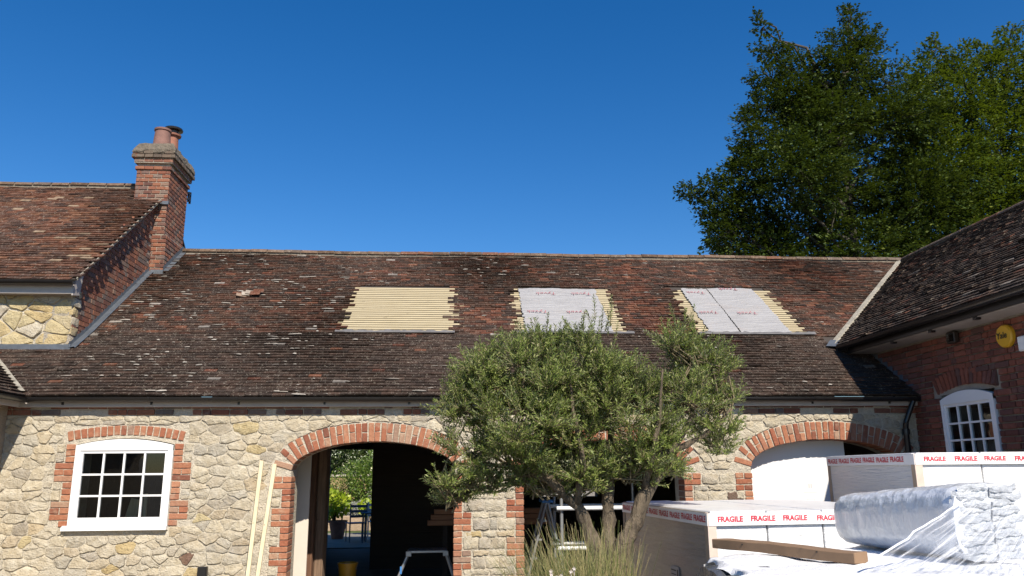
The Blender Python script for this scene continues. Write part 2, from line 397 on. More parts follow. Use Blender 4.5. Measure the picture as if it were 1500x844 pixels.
def stone_mesh(poly, rg, proud=.022, inset=.008):
    cx = sum(p[0] for p in poly)/len(poly); cz = sum(p[1] for p in poly)/len(poly)
    P = poly
    # inset towards the centre by a fixed joint, cut the corners twice
    Q = []
    for p in P:
        dx, dz = p[0]-cx, p[1]-cz; L = math.hypot(dx, dz) or 1; k = max(.3, 1-inset*1.3/L); Q.append((dx*k, dz*k))
    for it in range(2):
        N = []
        for i, p in enumerate(Q):
            q = Q[(i+1) % len(Q)]; k = .13
            if math.hypot(q[0]-p[0], q[1]-p[1]) < .012: N.append(((p[0]+q[0])/2, (p[1]+q[1])/2)); continue
            N += [(p[0]*(1-k)+q[0]*k, p[1]*(1-k)+q[1]*k), (p[0]*k+q[0]*(1-k), p[1]*k+q[1]*(1-k))]
        Q = N if it == 0 else Q
    N = []
    for i, p in enumerate(Q):
        q = Q[(i+1) % len(Q)]; L = math.hypot(q[0]-p[0], q[1]-p[1]); N.append(p)
        if L > .05:
            ex, ez = (q[1]-p[1])/L, -(q[0]-p[0])/L; d_ = rg.uniform(-.012, .006); N.append(((p[0]+q[0])/2+ex*d_, (p[1]+q[1])/2+ez*d_))
    Q = N
    Q = [(x+rg.uniform(-.0055, .0055), z+rg.uniform(-.0055, .0055)) for x, z in Q]; n = len(Q); pr_ = proud*rg.uniform(.55, 1.25); tx, tz = rg.uniform(-.06, .06), rg.uniform(-.06, .06)
    v = [(x, .03, z) for x, z in Q]+[(x*.99, -pr_*.55+tx*x, z*.99) for x, z in Q]+[(x*.90, -pr_+tx*x+tz*z+rg.uniform(-.0035, .0035), z*.90) for x, z in Q]+[(0, -pr_*1.1+rg.uniform(-.004, .004), 0)]
    f = [(r_*n+i, r_*n+(i+1) % n, (r_+1)*n+(i+1) % n, (r_+1)*n+i) for r_ in range(2) for i in range(n)]+[(2*n+i, 2*n+(i+1) % n, 3*n) for i in range(n)]
    me = bpy.data.meshes.new('stone'); me.from_pydata(v, [], f); smooth(me, 38); return me, (cx, cz)
def lay(polys, rg, parent, y, matf, proud=.022, inset=.008):
    big = sorted(polys, key=lambda p: -(area(p) if sum(q[1] for q in p)/len(p) > .42 else area(p)*.01))
    for k, p in enumerate(big):
        me, (cx, cz) = stone_mesh(p, rg, proud, inset)
        if k < 340: mobj('stone', me, MT[matf(rg, cx, cz)], parent, (cx, y, cz))
        else: REST.append((me, (cx, y, cz)))
rg = random.Random(11)
def pick(rg, x, z):
    r_ = rg.random(); return 'stone_dark' if r_ < .018 else 'stone_gold' if r_ < .055 else 'stone'
REST = []
PIER = [(ARCH[0][1], ARCH[1][0]), (ARCH[1][1], ARCH[2][0])]
for a, b in PIER: BLK.append((a, b, -1, ZS-.03))
polys = rubble(-5.8, WX, .0, 2.42, .125, .205, rg, BLK, ARCH, 1.7)
for a, b in PIER:
    cuts = sorted(set([round(q[2], 3) for q in QG if q[0] in (a, b)]+[round(q[3], 3) for q in QG if q[0] in (a, b)])); zz = []
    for c0, c1 in zip(cuts, cuts[1:]):
        if c1-c0 > .19: m = c0+(c1-c0)*rg.uniform(.42, .58); zz += [(c0, m), (m, c1)]
        else: zz.append((c0, c1))
    for c0, c1 in zz:
        zm = (c0+c1)/2; xl = a+next(q[4] for q in QG if q[0] == a and q[2]-.01 <= zm <= q[3]+.01)+.014; xr = b-next(q[4] for q in QG if q[0] == b and q[2]-.01 <= zm <= q[3]+.01)-.014
        n_ = max(1, round((xr-xl)/rg.uniform(.15, .24))); e = [xl]+sorted(xl+(xr-xl)*(i+rg.uniform(-.22, .22))/n_ for i in range(1, n_))+[xr]
        for i in range(n_):
            j = lambda k=.012: rg.uniform(-k, k)
            x0_, x1_ = e[i], e[i+1]; xm_ = (x0_+x1_)/2
            polys.append([(x0_+j(.006), c0+.004+abs(j())), (xm_+j(), c0+.003+abs(j(.006))), (x1_+j(.006), c0+.004+abs(j())), (x1_+j(.008), (c0+c1)/2+j()), (x1_+j(.006), c1-.004-abs(j())), (xm_+j(), c1-.003-abs(j(.006))), (x0_+j(.006), c1-.004-abs(j())), (x0_+j(.008), (c0+c1)/2+j())])
for (xa, xb, za, zb) in NT_:
    xa, xb = min(xa, xb), max(xa, xb); parts = [(za, zb)] if rg.random() < .25 else [(za, (za+zb)/2+rg.uniform(-.02, .02)), ((za+zb)/2+rg.uniform(-.0, .02), zb)]
    for c0, c1 in parts:
        j = lambda k=.008: rg.uniform(-k, k); polys.append([(xa, c0+abs(j())), ((xa+xb)/2, c0+abs(j(.004))), (xb+j(), c0+abs(j())), (xb+j(), (c0+c1)/2), (xb+j(), c1-abs(j())), ((xa+xb)/2, c1-abs(j(.004))), (xa, c1-abs(j()))])
lay(polys, rg, wall, 0., pick, .015, .0045)
if REST:
    bm = bmesh.new()
    for me, l in REST:
        k = len(bm.verts); bm.from_mesh(me); bm.verts.ensure_lookup_table()
        for v in bm.verts[k:]: v.co += Vector(l)
    me = bpy.data.meshes.new('small_stones'); bm.to_mesh(me); bm.free(); mobj('small_stones', me, MT['stone'], wall, kind='stuff')
print('stones', len(polys))
# ---- interior shell of the barn
MT['inside'] = plain('shade_toned_inside_wall', (.10, .075, .055), .95, .4, 3, .02, 20)  # low albedo puts the interior's deep shade into the wall colour
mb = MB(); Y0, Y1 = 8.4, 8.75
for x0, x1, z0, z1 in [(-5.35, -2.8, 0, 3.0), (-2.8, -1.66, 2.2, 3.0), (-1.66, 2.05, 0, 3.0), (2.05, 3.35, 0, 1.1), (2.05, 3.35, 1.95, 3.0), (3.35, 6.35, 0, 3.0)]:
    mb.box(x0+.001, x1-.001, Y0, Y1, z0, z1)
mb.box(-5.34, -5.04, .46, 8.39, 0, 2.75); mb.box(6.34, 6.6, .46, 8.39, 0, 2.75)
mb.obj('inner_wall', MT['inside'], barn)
# ---- roof decks
def deckpoly(pts, nrm, th=.03):
    mb = MB(); n = len(pts); nr = Vector(nrm)*th; a = [Vector(p) for p in pts]; b = [p-nr for p in a]
    mb.add(a+b, [tuple(range(n)), tuple(range(2*n-1, n-1, -1))]+[(i, i+n, (i+1) % n+n, (i+1) % n) for i in range(n)]); return mb
nU = (0, -math.sin(R(35)), math.cos(R(35))); nL = (0, -math.sin(R(32.9)), math.cos(R(32.9)))
VAL = lambda X: 1.206+(X-5.72)
roof = deckpoly([(GX, BRK[0], BRK[1]), (8.9, BRK[0], BRK[1]), (8.9, RDG[0], RDG[1]), (GX, RDG[0], RDG[1])], nU).obj('roof', MT['felt'], barn)
roof['label'] = 'dark brown clay plain tile roof'
deckpoly([(-6.9, EAVE[0]+.03, EAVE[1]+.02), (WX, EAVE[0]+.03, EAVE[1]+.02), (WX, BRK[0]-.002, BRK[1]-.002), (-6.9, BRK[0]-.002, BRK[1]-.002)], nL).obj('lower_roof_deck', MT['felt'], barn)
deckpoly([(-5.29, RDG[0]+.002, RDG[1]-.002), (8.9, RDG[0]+.002, RDG[1]-.002), (8.9, 8.95, 2.5), (-5.29, 8.95, 2.5)], (0, .57, .82)).obj('rear_roof', MT['felt'], barn)

# ---- tiles
def und(u, v, s): return .016*math.sin(u*1.1+s)*math.sin(v*.9+s*2)+.006*math.sin(u*2.1+s*3+v)
def tint_main(rg, X, Y, low):
    red = 0.
    if not low:
        red = max(red, 1-abs(X-3.15)/.75, .75*(1-abs(X-.5)/.55) if Y < 2.4 else 0, .55*(1-abs(X-6.4)/1.1))
    red = max(0, red)+.12*math.sin(X*2.3+Y*3)+.05
    r_ = rg.random(); k = rg.uniform(.78, 1.2)
    if r_ < .003+(.007 if X < -1.8 else 0): kk = rg.uniform(.16, .4); return (kk, kk*.9, kk*.8)
    if r_ < (.015 if low else .04)+.62*max(0, red)*(.15 if low else 1): return tuple(k*q for q in rg.choice([(.145, .058, .036), (.115, .049, .033), (.175, .078, .048), (.095, .043, .031)]))
    if low: return tuple(k*q for q in rg.choice([(.058, .041, .033), (.066, .046, .036), (.052, .038, .031), (.072, .047, .036)]))
    return tuple(k*q for q in rg.choice([(.072, .043, .031), (.060, .039, .030), (.088, .047, .032), (.10, .050, .034), (.056, .039, .032)]))
def tile_geo(rg, o, u, v, n, uc, vc, w, L, lift, th=.019):
    a = rg.gauss(0, .012); du = w/2-.0025; sk = rg.uniform(-.003, .003); hl = .034+lift+rg.uniform(-.004, .007); hu = .012
    tw = rg.uniform(-.004, .004); c = []
    for (su, sv, hh) in ((-du, 0, hl+tw), (du, 0, hl-tw), (du, L, hu), (-du, L, hu)):
        c.append(o+u*(uc+su-a*sv)+v*(vc+sv+sk+a*su)+n*hh)
    low = [p-n*th for p in c]
    return c+low, [(0, 1, 2, 3), (0, 4, 5, 1), (1, 5, 6, 2), (3, 7, 4, 0)]
def tile_field(o, u, v, n, W, H, keep, tint, seed, gauge=.0835, tw=.168, single_rows=0, parent=None, name='roof_tiles', amp=1.):
    rg = random.Random(seed); o, u, v, n = Vector(o), Vector(u), Vector(v), Vector(n); mb = MB(); rows = int(H/gauge+.5)
    for r_ in range(rows):
        vc = r_*gauge-.02; off = (r_ % 2)*tw/2+rg.uniform(-.02, .02); wob = rg.uniform(-.004, .004)
        for k in range(-1, int(W/tw)+1):
            uc = k*tw+off+tw/2
            if uc < 0 or uc > W: continue
            p = o+u*uc+v*(vc+gauge/2)
            if not keep(p, r_, k): continue
            lift = und(uc, vc, seed)*amp; slip = wob
            q = rg.random()
            if q < .012: slip -= rg.uniform(.01, .03)
            if q > .97: lift += rg.uniform(.004, .012)
            vv, ff = tile_geo(rg, o, u, v, n, uc, vc+slip, tw, min(.135, H-vc+.02), lift)
            col = tint(rg, p.x, p.y)
            if r_ < single_rows:
                c0 = sum((Vector(x) for x in vv), Vector())/8; m2 = MB().add([Vector(x)-c0 for x in vv], ff, col); mobj('tile', m2.mesh('tile'), MT['tile'], parent, c0)
            else: mb.add(vv, ff, col)
    return mb.obj(name, MT['tile'], parent, kind='stuff')
HOLES = [(-1.63, -.10, 1.57, 3.05), (1.03, 2.60, 1.57, 3.10), (3.80, 5.45, 1.57, 3.14)]
jag = random.Random(5); JG = {}
def inhole(p, r_, k):
    for h, H in enumerate(HOLES):
        key = (h, r_)
        if key not in JG:
            if h == 0: JG[key] = (jag.uniform(-.03, .05), jag.choice([-.07, 0, .02, .04, .10, .14]))
            elif h == 1: JG[key] = (jag.uniform(-.07, .07), jag.uniform(-.02, .03))
            else: JG[key] = (jag.uniform(-.06, .05), jag.uniform(-.02, .03))
        a, b = JG[key]
        if H[0]+a-.03 < p.x < H[1]+b+.03 and H[2]-.07 < p.y < H[3]: return True
    return False
def keepU(p, r_, k):
    if inhole(p, r_, k) or p.y < VAL(p.x)+.03: return False
    return p.x > GX+.06 and not (p.x < -5.02 and 3.45 < p.y < 4.6)
def keepL(p, r_, k):
    if p.x < GX+.05 and p.y > GY-.08: return False
    return p.x > -5.22-(p.y+.13) and p.x < WX-.05 and p.y < VAL(p.x) if p.y > 1.2 and p.x > 5.6 else (p.x > -5.22-(p.y+.13) and p.x < WX-.05)
HU = (RDG[0]-BRK[0])/math.cos(R(35)); HL = (BRK[0]-EAVE[0])/math.cos(R(32.9))
tile_field((-6.6, EAVE[0], EAVE[1]), (1, 0, 0), (0, math.cos(R(32.9)), math.sin(R(32.9))), nL, WX+6.6, HL+.02, keepL, lambda g, x, y: tint_main(g, x, y, True), 3, single_rows=2, parent=roof)
tile_field((GX, BRK[0], BRK[1]), (1, 0, 0), (0, math.cos(R(35)), math.sin(R(35))), nU, 14.2, HU, keepU, lambda g, x, y: tint_main(g, x, y, False), 4, parent=roof)
rgs = random.Random(77); chips = MB(); uL, uU = (math.cos(R(32.9)), math.sin(R(32.9))), (math.cos(R(35)), math.sin(R(35)))
for k in range(900):
    low = rgs.random() < .4; X = rgs.choice([rgs.uniform(-5.1, -1.7), rgs.uniform(-5.1, 6.)]) ; row = rgs.randrange(23 if low else 41); (o_, (cu_, su_), n_) = ((EAVE, uL, nL) if low else (BRK, uU, nU))
    v = row*.0835-.012; y = o_[0]+cu_*v; z = o_[1]+su_*v; p = Vector((X, y, z))
    if (not low and (inhole(p, row, 0) or any(h[0]-.25 < X < h[1]+.25 and h[2]-.1 < y < h[3]+.1 for h in HOLES) or X > y+4.4)) or (low and X > 5.3): continue
    if math.sin(X*2.1+1)*math.sin(v*2.7+X)+rgs.uniform(-.9, .9) < .2: continue
    cl = rgs.uniform(.015, .05)+(rgs.random() < .12)*.05; cw = rgs.uniform(.008, .022); kk = rgs.uniform(.22, .45); hh = .0385+und(X+(6.6 if low else -GX), v, 3 if low else 4)
    M0 = Matrix.Translation(p+Vector(n_)*hh) @ Matrix.Rotation(R(32.9 if low else 35), 4, 'X') @ Matrix.Rotation(rgs.uniform(-.25, .25), 4, 'Z')
    chips.add([M0 @ Vector(q) for q in ((-cl, -cw*.4, 0), (-cl*.3, -cw, .004), (cl, -cw*.6, 0), (cl*.8, cw*.5, .003), (-cl*.2, cw, .002), (-cl*.9, cw*.4, 0))], [(0, 1, 2, 3, 4, 5)], (kk, kk*.92, kk*.8))
chips.obj('lichen_patches', MT['tile'], roof, kind='stuff')
for k in range(5):
    X, v = -3.45+k*.07+rgs.uniform(-.02, .02), (2.66-BRK[0])/math.cos(R(35))+rgs.uniform(-.06, .06); p = Vector((X, BRK[0], BRK[1]))+Vector((0, math.cos(R(35)), math.sin(R(35))))*v+Vector(nU)*(.05+.01*k)
    m2 = MB().box(-.08, .08, -.05, .05, -.006, .006, None, rgs.choice([(.36, .31, .26), (.28, .2, .15), (.16, .07, .045)])); o = mobj('slipped_tile', m2.mesh('slipped_tile'), MT['tile'], roof, p, (R(35)+rgs.uniform(.05, .25), rgs.uniform(-.12, .12), rgs.uniform(-.35, .35)))
# ridge tiles
def ridge_tile_mesh(L, r_=.105, seed=0, axis='x'):
    rg = random.Random(seed); mb = MB(); n = 8; vs_ = []
    for e in (0, 1):
        for rr in (r_, r_-.016):
            for j in range(n+1):
                a = math.pi*(j/n)*.92+math.pi*.04; vs_.append(((e-.5)*L, rr*math.cos(a), rr*math.sin(a)*.8))
    m = n+1; fs = [(j, j+1, 2*m+j+1, 2*m+j) for j in range(n)]+[(m+j+1, m+j, 3*m+j, 3*m+j+1) for j in range(n)]+[(e*2*m+j, e*2*m+m+j, e*2*m+m+j+1, e*2*m+j+1) if e == 0 else (2*m+j+1, 3*m+j+1, 3*m+j, 2*m+j) for e in (0, 1) for j in range(n)]
    k = rg.uniform(.75, 1.3); col = tuple(k*q for q in rg.choice([(.15, .10, .07), (.20, .14, .10), (.17, .085, .055), (.13, .10, .08)]))
    mb.add(vs_, fs, col); return mb.mesh('ridge_tile')
RT = [ridge_tile_mesh(.30, .11, s_) for s_ in range(8)]
def ridge(parent, p0, p1, dz=-.02, step=.306):
    p0, p1 = Vector(p0), Vector(p1); d = (p1-p0); M0 = Matrix.Translation((p0+p1)/2) @ Matrix.Rotation(math.atan2(d.y, d.x), 4, 'Z'); MB().box(-d.length/2, d.length/2, -.085, .085, -.12, .035, M0).obj('ridge_bed', MT['mortar_ridge'], parent)
    n = int(d.length/step); rz = math.atan2(d.y, d.x)
    for k in range(n):
        p = p0+d*((k+.5)/n); mobj('ridge_tile', RT[random.randrange(8)], MT['tile'], parent, (p.x, p.y, p.z+dz+.008*math.sin(k*.45)+random.uniform(-.004, .004)), (0, random.uniform(-.02, .02), rz+random.uniform(-.015, .015)))
ridge(roof, (-5.02, RDG[0], RDG[1]), (8.86, RDG[0], RDG[1]), -.01)
# battens and membrane in the stripped patches
vU = Vector((0, math.cos(R(35)), math.sin(R(35)))); nUv = Vector(nU); oU = Vector((0, BRK[0], BRK[1]))
def onroof(X, v, h): p = oU+vU*v+nUv*h; return Vector((X, p.y, p.z))
v_of = lambda Y: (Y-BRK[0])/math.cos(R(35))
rb = random.Random(9)
def batten(x0, x1, v, h=-.002):
    M_ = Matrix.Translation(onroof((x0+x1)/2, v, h)) @ Matrix.Rotation(R(35), 4, 'X') @ Matrix.Rotation(rb.uniform(-.002, .002), 4, 'Y')
    mb = MB().box(-(x1-x0)/2, (x1-x0)/2, -.0235, .0235, -.008, .019); o = mobj('batten', mb.mesh('batten', .002), MT['batten'], roof); o.matrix_world = M_; return o
for r_ in range(22):
    v = v_of(1.60)+r_*.0805
    batten(-1.80+rb.uniform(-.03, .03), .12+rb.uniform(-.04, .05), v)
    batten(.93+rb.uniform(-.09, .03), 2.68+rb.uniform(-.02, .02), v+.01); batten(3.74+rb.uniform(-.06, .03), 5.55+rb.uniform(-.02, .02), v+.012)
t = NT('breather_membrane'); n = t.noise(3, 5, t.mapped((1, 14, 14))); n2 = t.noise(40, 4)
c = t.mix(t.fr(n, .3, .7), (.26, .255, .255), (.35, .345, .345)); c = t.mix(t.math('MULTIPLY', t.fr(t.noise(2.4, 4), .55, .75), .35), c, (.34, .28, .24))
t.bump(t.math('ADD', n, t.math('MULTIPLY', n2, .3)), .02); MT['membrane'] = t.set(c, .55)
MT['redprint'] = plain('red_print', (.34, .11, .12), .6, .25, 30)
def sheet(x0, x1, v0, v1, h, seed, jl=.01, jr=.01):
    rg = random.Random(seed); nx, nv = 44, 60; V = []
    L = [x0+rg.uniform(-jl, jl) for _ in range(nv+1)]; Rr = [x1+rg.uniform(-jr, jr) for _ in range(nv+1)]
    top = [v1+rg.uniform(-.012, .012) for _ in range(nx+1)]
    for j in range(nv+1):
        for i in range(nx+1):
            a = i/nx; v = v0+(top[i]-v0)*j/nv; X = L[j]*(1-a)+Rr[j]*a
            hh = h+.006*math.cos(v/.0805*2*math.pi)+.007*math.sin(X*5+v*3+seed)+.004*math.sin(X*17+v*9)+.004*rg.random()
            V.append(onroof(X, v, hh))
    F_ = [(j*(nx+1)+i, j*(nx+1)+i+1, (j+1)*(nx+1)+i+1, (j+1)*(nx+1)+i) for j in range(nv) for i in range(nx)]
    me = bpy.data.meshes.new('membrane'); me.from_pydata(V, [], F_); smooth(me); return me
def text_mesh(s_, size, shear=0., extr=.0, bold=0.):
    cu = bpy.data.curves.new('lettering', 'FONT'); cu.body = s_; cu.size = size; cu.align_x = 'CENTER'; cu.align_y = 'CENTER'; cu.shear = shear; cu.offset = bold; cu.extrude = extr; cu.resolution_u = 3
    ob = bpy.data.objects.new('tmp', cu); COL.objects.link(ob); dg = bpy.context.evaluated_depsgraph_get(); dg.update()
    me = bpy.data.meshes.new_from_object(ob.evaluated_get(dg)); bpy.data.objects.remove(ob); return me
TYV = text_mesh('Tyvek', .15, .15, 0, -.001)
def lettering(parent, me, M_, mat, name='lettering'):
    o = bpy.data.objects.new(name, me)
    if not me.materials: me.materials.append(mat)
    COL.objects.link(o); o.parent = parent; o.matrix_world = M_; return o
v0, v1 = v_of(1.56), v_of(3.02)
mem2 = mobj('membrane', sheet(1.10, 2.43, v0, v_of(3.0), .036, 1, .02, .02), MT['membrane'], barn)
mem3a = mobj('membrane', sheet(3.95, 4.42, v0, v_of(3.03), .036, 2, .02, .004), MT['membrane'], barn)
mem3b = mobj('membrane', sheet(4.435, 5.24, v0, v_of(3.05), .038, 3, .004, .012), MT['membrane'], barn)
def tyv(par, X, v, s_=1.):
    M_ = Matrix.Translation(onroof(X, v, .057)) @ Matrix.Rotation(R(35), 4, 'X') @ Matrix.Rotation(math.pi, 4, 'Z') @ Matrix.Scale(s_, 4)
    lettering(par, TYV, M_, MT['redprint'])
for X, Y in ((1.56, 2.78), (2.16, 2.78), (1.34, 2.15), (1.98, 2.14)): tyv(mem2, X, v_of(Y), .95)
for X, Y in ((4.17, 2.86), (4.14, 2.16)): tyv(mem3a, X, v_of(Y), .9)
for X, Y in ((4.8, 3.0), (4.78, 2.15)): tyv(mem3b, X, v_of(Y), .95)
# lead strips along the bottom of the patches
for x0, x1 in ((-1.75, .02), (.95, 2.75), (3.75, 5.6)):
    mb = MB(); n = 40; V = []
    for i in range(n+1):
        X = x0+(x1-x0)*i/n
        for v, h in ((-.03, .05), (.0, .05+rb.uniform(0, .008)), (.028+rb.uniform(0, .03), .045+rb.uniform(0, .015)), (.06, .02)): V.append(onroof(X, v, h))
    mb.add(V, [(i*4+j, (i+1)*4+j, (i+1)*4+j+1, i*4+j+1) for i in range(n) for j in range(3)]); mb.obj('lead_strip', MT['oldlead'], roof)
# ---- gutter, fascia
def half_pipe(mb, p0, p1, out, r_=.055, n=10, th=.004):
    p0, p1 = Vector(p0), Vector(p1); o = Vector(out); vs_ = []
    for p in (p0, p1):
        for rr in (r_, r_-th):
            for j in range(n+1):
                a = math.pi*j/n; vs_.append(p+o*(rr*math.cos(a))+Vector((0, 0, -rr*math.sin(a))))
    m = n+1; mb.add(vs_, [(j, j+1, 2*m+j+1, 2*m+j) for j in range(n)]+[(m+j+1, m+j, 3*m+j, 3*m+j+1) for j in range(n)]+[(0, 2*m, 3*m, m), (n, m+n, 3*m+n, 2*m+n)]+[(j, m+j, m+j+1, j+1) for j in range(n)]+[(2*m+j+1, 3*m+j+1, 3*m+j, 2*m+j) for j in range(n)]); return mb
gut = half_pipe(MB(), (-5.16, -.155, 2.605), (WX-.03, -.155, 2.598), (0, -1, 0)).obj('gutter', MT['gutter'], barn, ang=40)
for k in range(11):
    X = -4.75+k*1.05; mb = MB(); half_pipe(mb, (X-.015, -.155, 2.607), (X+.015, -.155, 2.607), (0, -1, 0), .063, 10, .01); mb.box(X-.012, X+.012, -.1, -.084, 2.52, 2.6); mb.obj('bracket', MT['gutter'], gut)
MB().box(-5.3, WX-.005, -.085, -.003, 2.495, 2.615).obj('fascia', MT['fascia'], barn, .004)
# ---- window builder (u right seen from outside, v up, w outward)
def window(parent, fm, u0, u1, v0, v1, rise, cols, rows, label=None, rail=None):
    """fm maps (u,v,w) to world. Frame with segmental head, casement, glazing bars, panes, sill"""
    def bar(mb, a0, a1, b0, b1, w0, w1):
        p = [fm(a, b, w) for w in (w0, w1) for b in (b0, b1) for a in (a0, a1)]
        mb.add(p, [(0, 2, 3, 1), (4, 5, 7, 6), (0, 1, 5, 4), (2, 6, 7, 3), (0, 4, 6, 2), (1, 3, 7, 5)])
    fr = MB(); fwid = .058
    bar(fr, u0, u0+fwid, v0, v1-.001, -.06, .012); bar(fr, u1-fwid, u1, v0, v1-.001, -.06, .012); bar(fr, u0+fwid, u1-fwid, v0, v0+.055, -.06, .010)
    n = 16; V = []
    for i in range(n+1):
        a = u0+(u1-u0)*i/n; q = 2*i/n-1; tp = v1+rise*(1-q*q); bt = v1-.075
        bt = v1-.06
        V += [fm(a, bt, .014), fm(a, tp, .014), fm(a, tp, -.06), fm(a, bt, -.06)]
    fr.add(V, [(4*i+j, 4*i+4+j, 4*i+4+(j+1) % 4, 4*i+(j+1) % 4) for i in range(n) for j in range(4)]+[(0, 1, 2, 3), (4*n+3, 4*n+2, 4*n+1, 4*n)])
    W = fr.obj('window', MT['white'], parent)
    if label: W['label'] = label
    a0, a1, b0, b1 = u0+fwid, u1-fwid, v0+.055, v1-.06; s_ = .034
    sash = MB(); bar(sash, a0+.001, a0+s_, b0, b1, -.045, .001); bar(sash, a1-s_, a1-.001, b0, b1, -.045, .001); bar(sash, a0+s_, a1-s_, b0, b0+s_+.012, -.045, .0); bar(sash, a0+s_, a1-s_, b1-s_, b1-.001, -.045, .0)
    sash.obj('sash', MT['white'], W)
    a0 += s_; a1 -= s_; b0 += s_+.012; b1 -= s_
    for i in range(1, cols): a = a0+(a1-a0)*i/cols; m = MB(); bar(m, a-.011, a+.011, b0, b1, -.04, -.004); m.obj('glazing_bar', MT['white'], W)
    for j in range(1, rows): b = b0+(b1-b0)*j/rows; m = MB(); bar(m, a0, a1, b-.011, b+.011, -.04, -.0055); m.obj('glazing_bar', MT['white'], W)
    for i in range(cols):
        for j in range(rows):
            m = MB(); ca, cb = (a1-a0)/cols, (b1-b0)/rows; e = random.uniform(-.0012, .0012)
            m.add([fm(a0+ca*i, b0+cb*j, -.024+e), fm(a0+ca*(i+1), b0+cb*j, -.024-e), fm(a0+ca*(i+1), b0+cb*(j+1), -.0235+e), fm(a0+ca*i, b0+cb*(j+1), -.024)], [(0, 1, 2, 3)]); m.obj('pane', MT['glass'], W)
    sl = MB(); bar(sl, u0-.05, u1+.008, v0-.045, v0-.001, -.06, .055); bar(sl, u0-.05, u1+.008, v0-.001, v0+.012, -.05, .03); sl.obj('sill', MT['white'], W)
    return W
fmF = lambda u, v, w: (u, -w-.012, v)
window(barn, fmF, WN[0]+.004, WN[1]-.004, 1.085, 2.035, .075, 4, 3, 'white twelve-pane casement window with arched head')
# ---- cement valley fillet
def strip(pts, wv, nv, w=.1, h=.03, jit=.012):
    mb = MB(); V = []; rg = random.Random(3)
    for p in pts:
        p = Vector(p); a = Vector(wv); n = Vector(nv); e = rg.uniform(-jit, jit)
        V += [p-a*(w/2+e)+n*.005, p-a*w*.3+n*(h+e*.3), p+a*w*.3+n*(h-e*.3), p+a*(w/2+e)+n*.005]
    mb.add(V, [(i*4+j, i*4+4+j, i*4+5+j, i*4+1+j) for i in range(len(pts)-1) for j in range(3)]); return mb
vp = [(5.68+k/24*3.2, VAL(5.68+k/24*3.2), 3.47+(k/24*3.2-.04)*.7) for k in range(25)]
strip(vp, (.7071, -.7071, 0), (0, 0, 1), .14, .075).obj('valley_fillet', MT['mortar_pale'], barn)
MB().add([(5.55, 1.10, 3.475), (5.85, .93, 3.435), (6.0, 1.16, 3.57), (5.72, 1.3, 3.60)], [(0, 1, 2, 3)]).obj('valley_lead', MT['lead'], barn)

# ================================================================== BRICK WING (right)
wing = thing('brick_wing', 'shaded red brick wing on the right with steep dark tiled roof and white arched window', 'building', (WX, 0, 0))
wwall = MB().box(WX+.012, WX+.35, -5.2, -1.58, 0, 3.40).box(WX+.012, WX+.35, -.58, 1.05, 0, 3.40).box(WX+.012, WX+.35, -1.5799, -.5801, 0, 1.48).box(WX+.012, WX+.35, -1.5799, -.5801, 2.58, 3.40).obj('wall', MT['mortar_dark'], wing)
WW = (-1.58, -.58, 1.48, 2.54)      # y0,y1,z0,z1 of window
wblk = [(WW[0]-.01, WW[1]+.01, WW[2]-.02, WW[3]+.03)]
na = 15
for k in range(na):      # arch over the window
    u = (k+.5)/na; y = WW[1]+.09+(WW[0]-WW[1]-.18)*u; q = 2*u-1; z = WW[3]+.04+.085*(1-q*q)
    brick(wwall, 'brick_wing', (WX+.03, y, z+.105), .063, .205, (0, -q*-.0, 0), .1).rotation_euler = (q*.34, 0, R(90))
wblk.append((WW[0]-.14, WW[1]+.14, WW[3]-.0, WW[3]+.245)); far = MB()
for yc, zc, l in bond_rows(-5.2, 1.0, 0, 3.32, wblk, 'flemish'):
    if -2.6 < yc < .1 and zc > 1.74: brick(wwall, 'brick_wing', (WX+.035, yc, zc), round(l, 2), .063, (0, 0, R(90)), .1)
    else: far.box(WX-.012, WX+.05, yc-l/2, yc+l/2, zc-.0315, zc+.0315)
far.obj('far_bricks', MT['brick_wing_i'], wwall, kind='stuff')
fmW = lambda u, v, w: (WX-w-.008, -u, v)
window(wing, fmW, -WW[1]+.004, -WW[0]-.004, WW[2]+.03, WW[3]-.025, .085, 4, 4, 'white sixteen-pane sash window with arched head')
MB().box(WX+.36, WX+.4, -1.7, -.45, 1.3, 2.8).obj('unlit_room_backing', MT['felt'], wing)  # dark sheet added to stand for the unlit room behind the panes
v35x = (math.cos(R(35)), 0, math.sin(R(35))); n35x = (-math.sin(R(35)), 0, math.cos(R(35)))
wroof = deckpoly([(5.76, -5.2, 3.485), (8.88, -5.2, 5.67), (8.88, 4.37, 5.67), (5.76, 1.25, 3.485)], (-.5736, 0, .8192)).obj('roof', MT['felt'], wing)
wroof['label'] = 'dark tiled roof slope of the brick wing'
deckpoly([(8.885, -5.2, 5.66), (8.885, 7, 5.66), (12, 7, 3.4), (12, -5.2, 3.4)], (.5736, 0, .8192)).obj('far_slope', MT['felt'], wing)
def tintW(rg, x, y):
    k = rg.uniform(.7, 1.35); r_ = rg.random()
    if r_ < .015: return (.28, .24, .2)
    if r_ < .10: return tuple(k*q for q in (.14, .065, .045))
    return tuple(k*q for q in rg.choice([(.062, .044, .034), (.052, .039, .032), (.080, .051, .037), (.068, .052, .042)]))
tile_field((5.72, -5.2, 3.47), (0, 1, 0), v35x, n35x, 9.6, 3.14/math.cos(R(35)), lambda p, r_, k: p.y < VAL(p.x)-.05, tintW, 12, gauge=.092, single_rows=1, parent=wroof, amp=.15)
ridge(wroof, (8.87, 4.2, 5.67), (8.87, -5.2, 5.67), -.01)
half_pipe(MB(), (5.70, 1.0, 3.455), (5.70, -5.2, 3.455), (-1, 0, 0), .06).obj('gutter', MT['gutter'], wing, ang=40)
MB().box(5.78, 5.81, -5.2, .92, 3.33, 3.46).obj('gutter_board', MT['gutter'], wing)
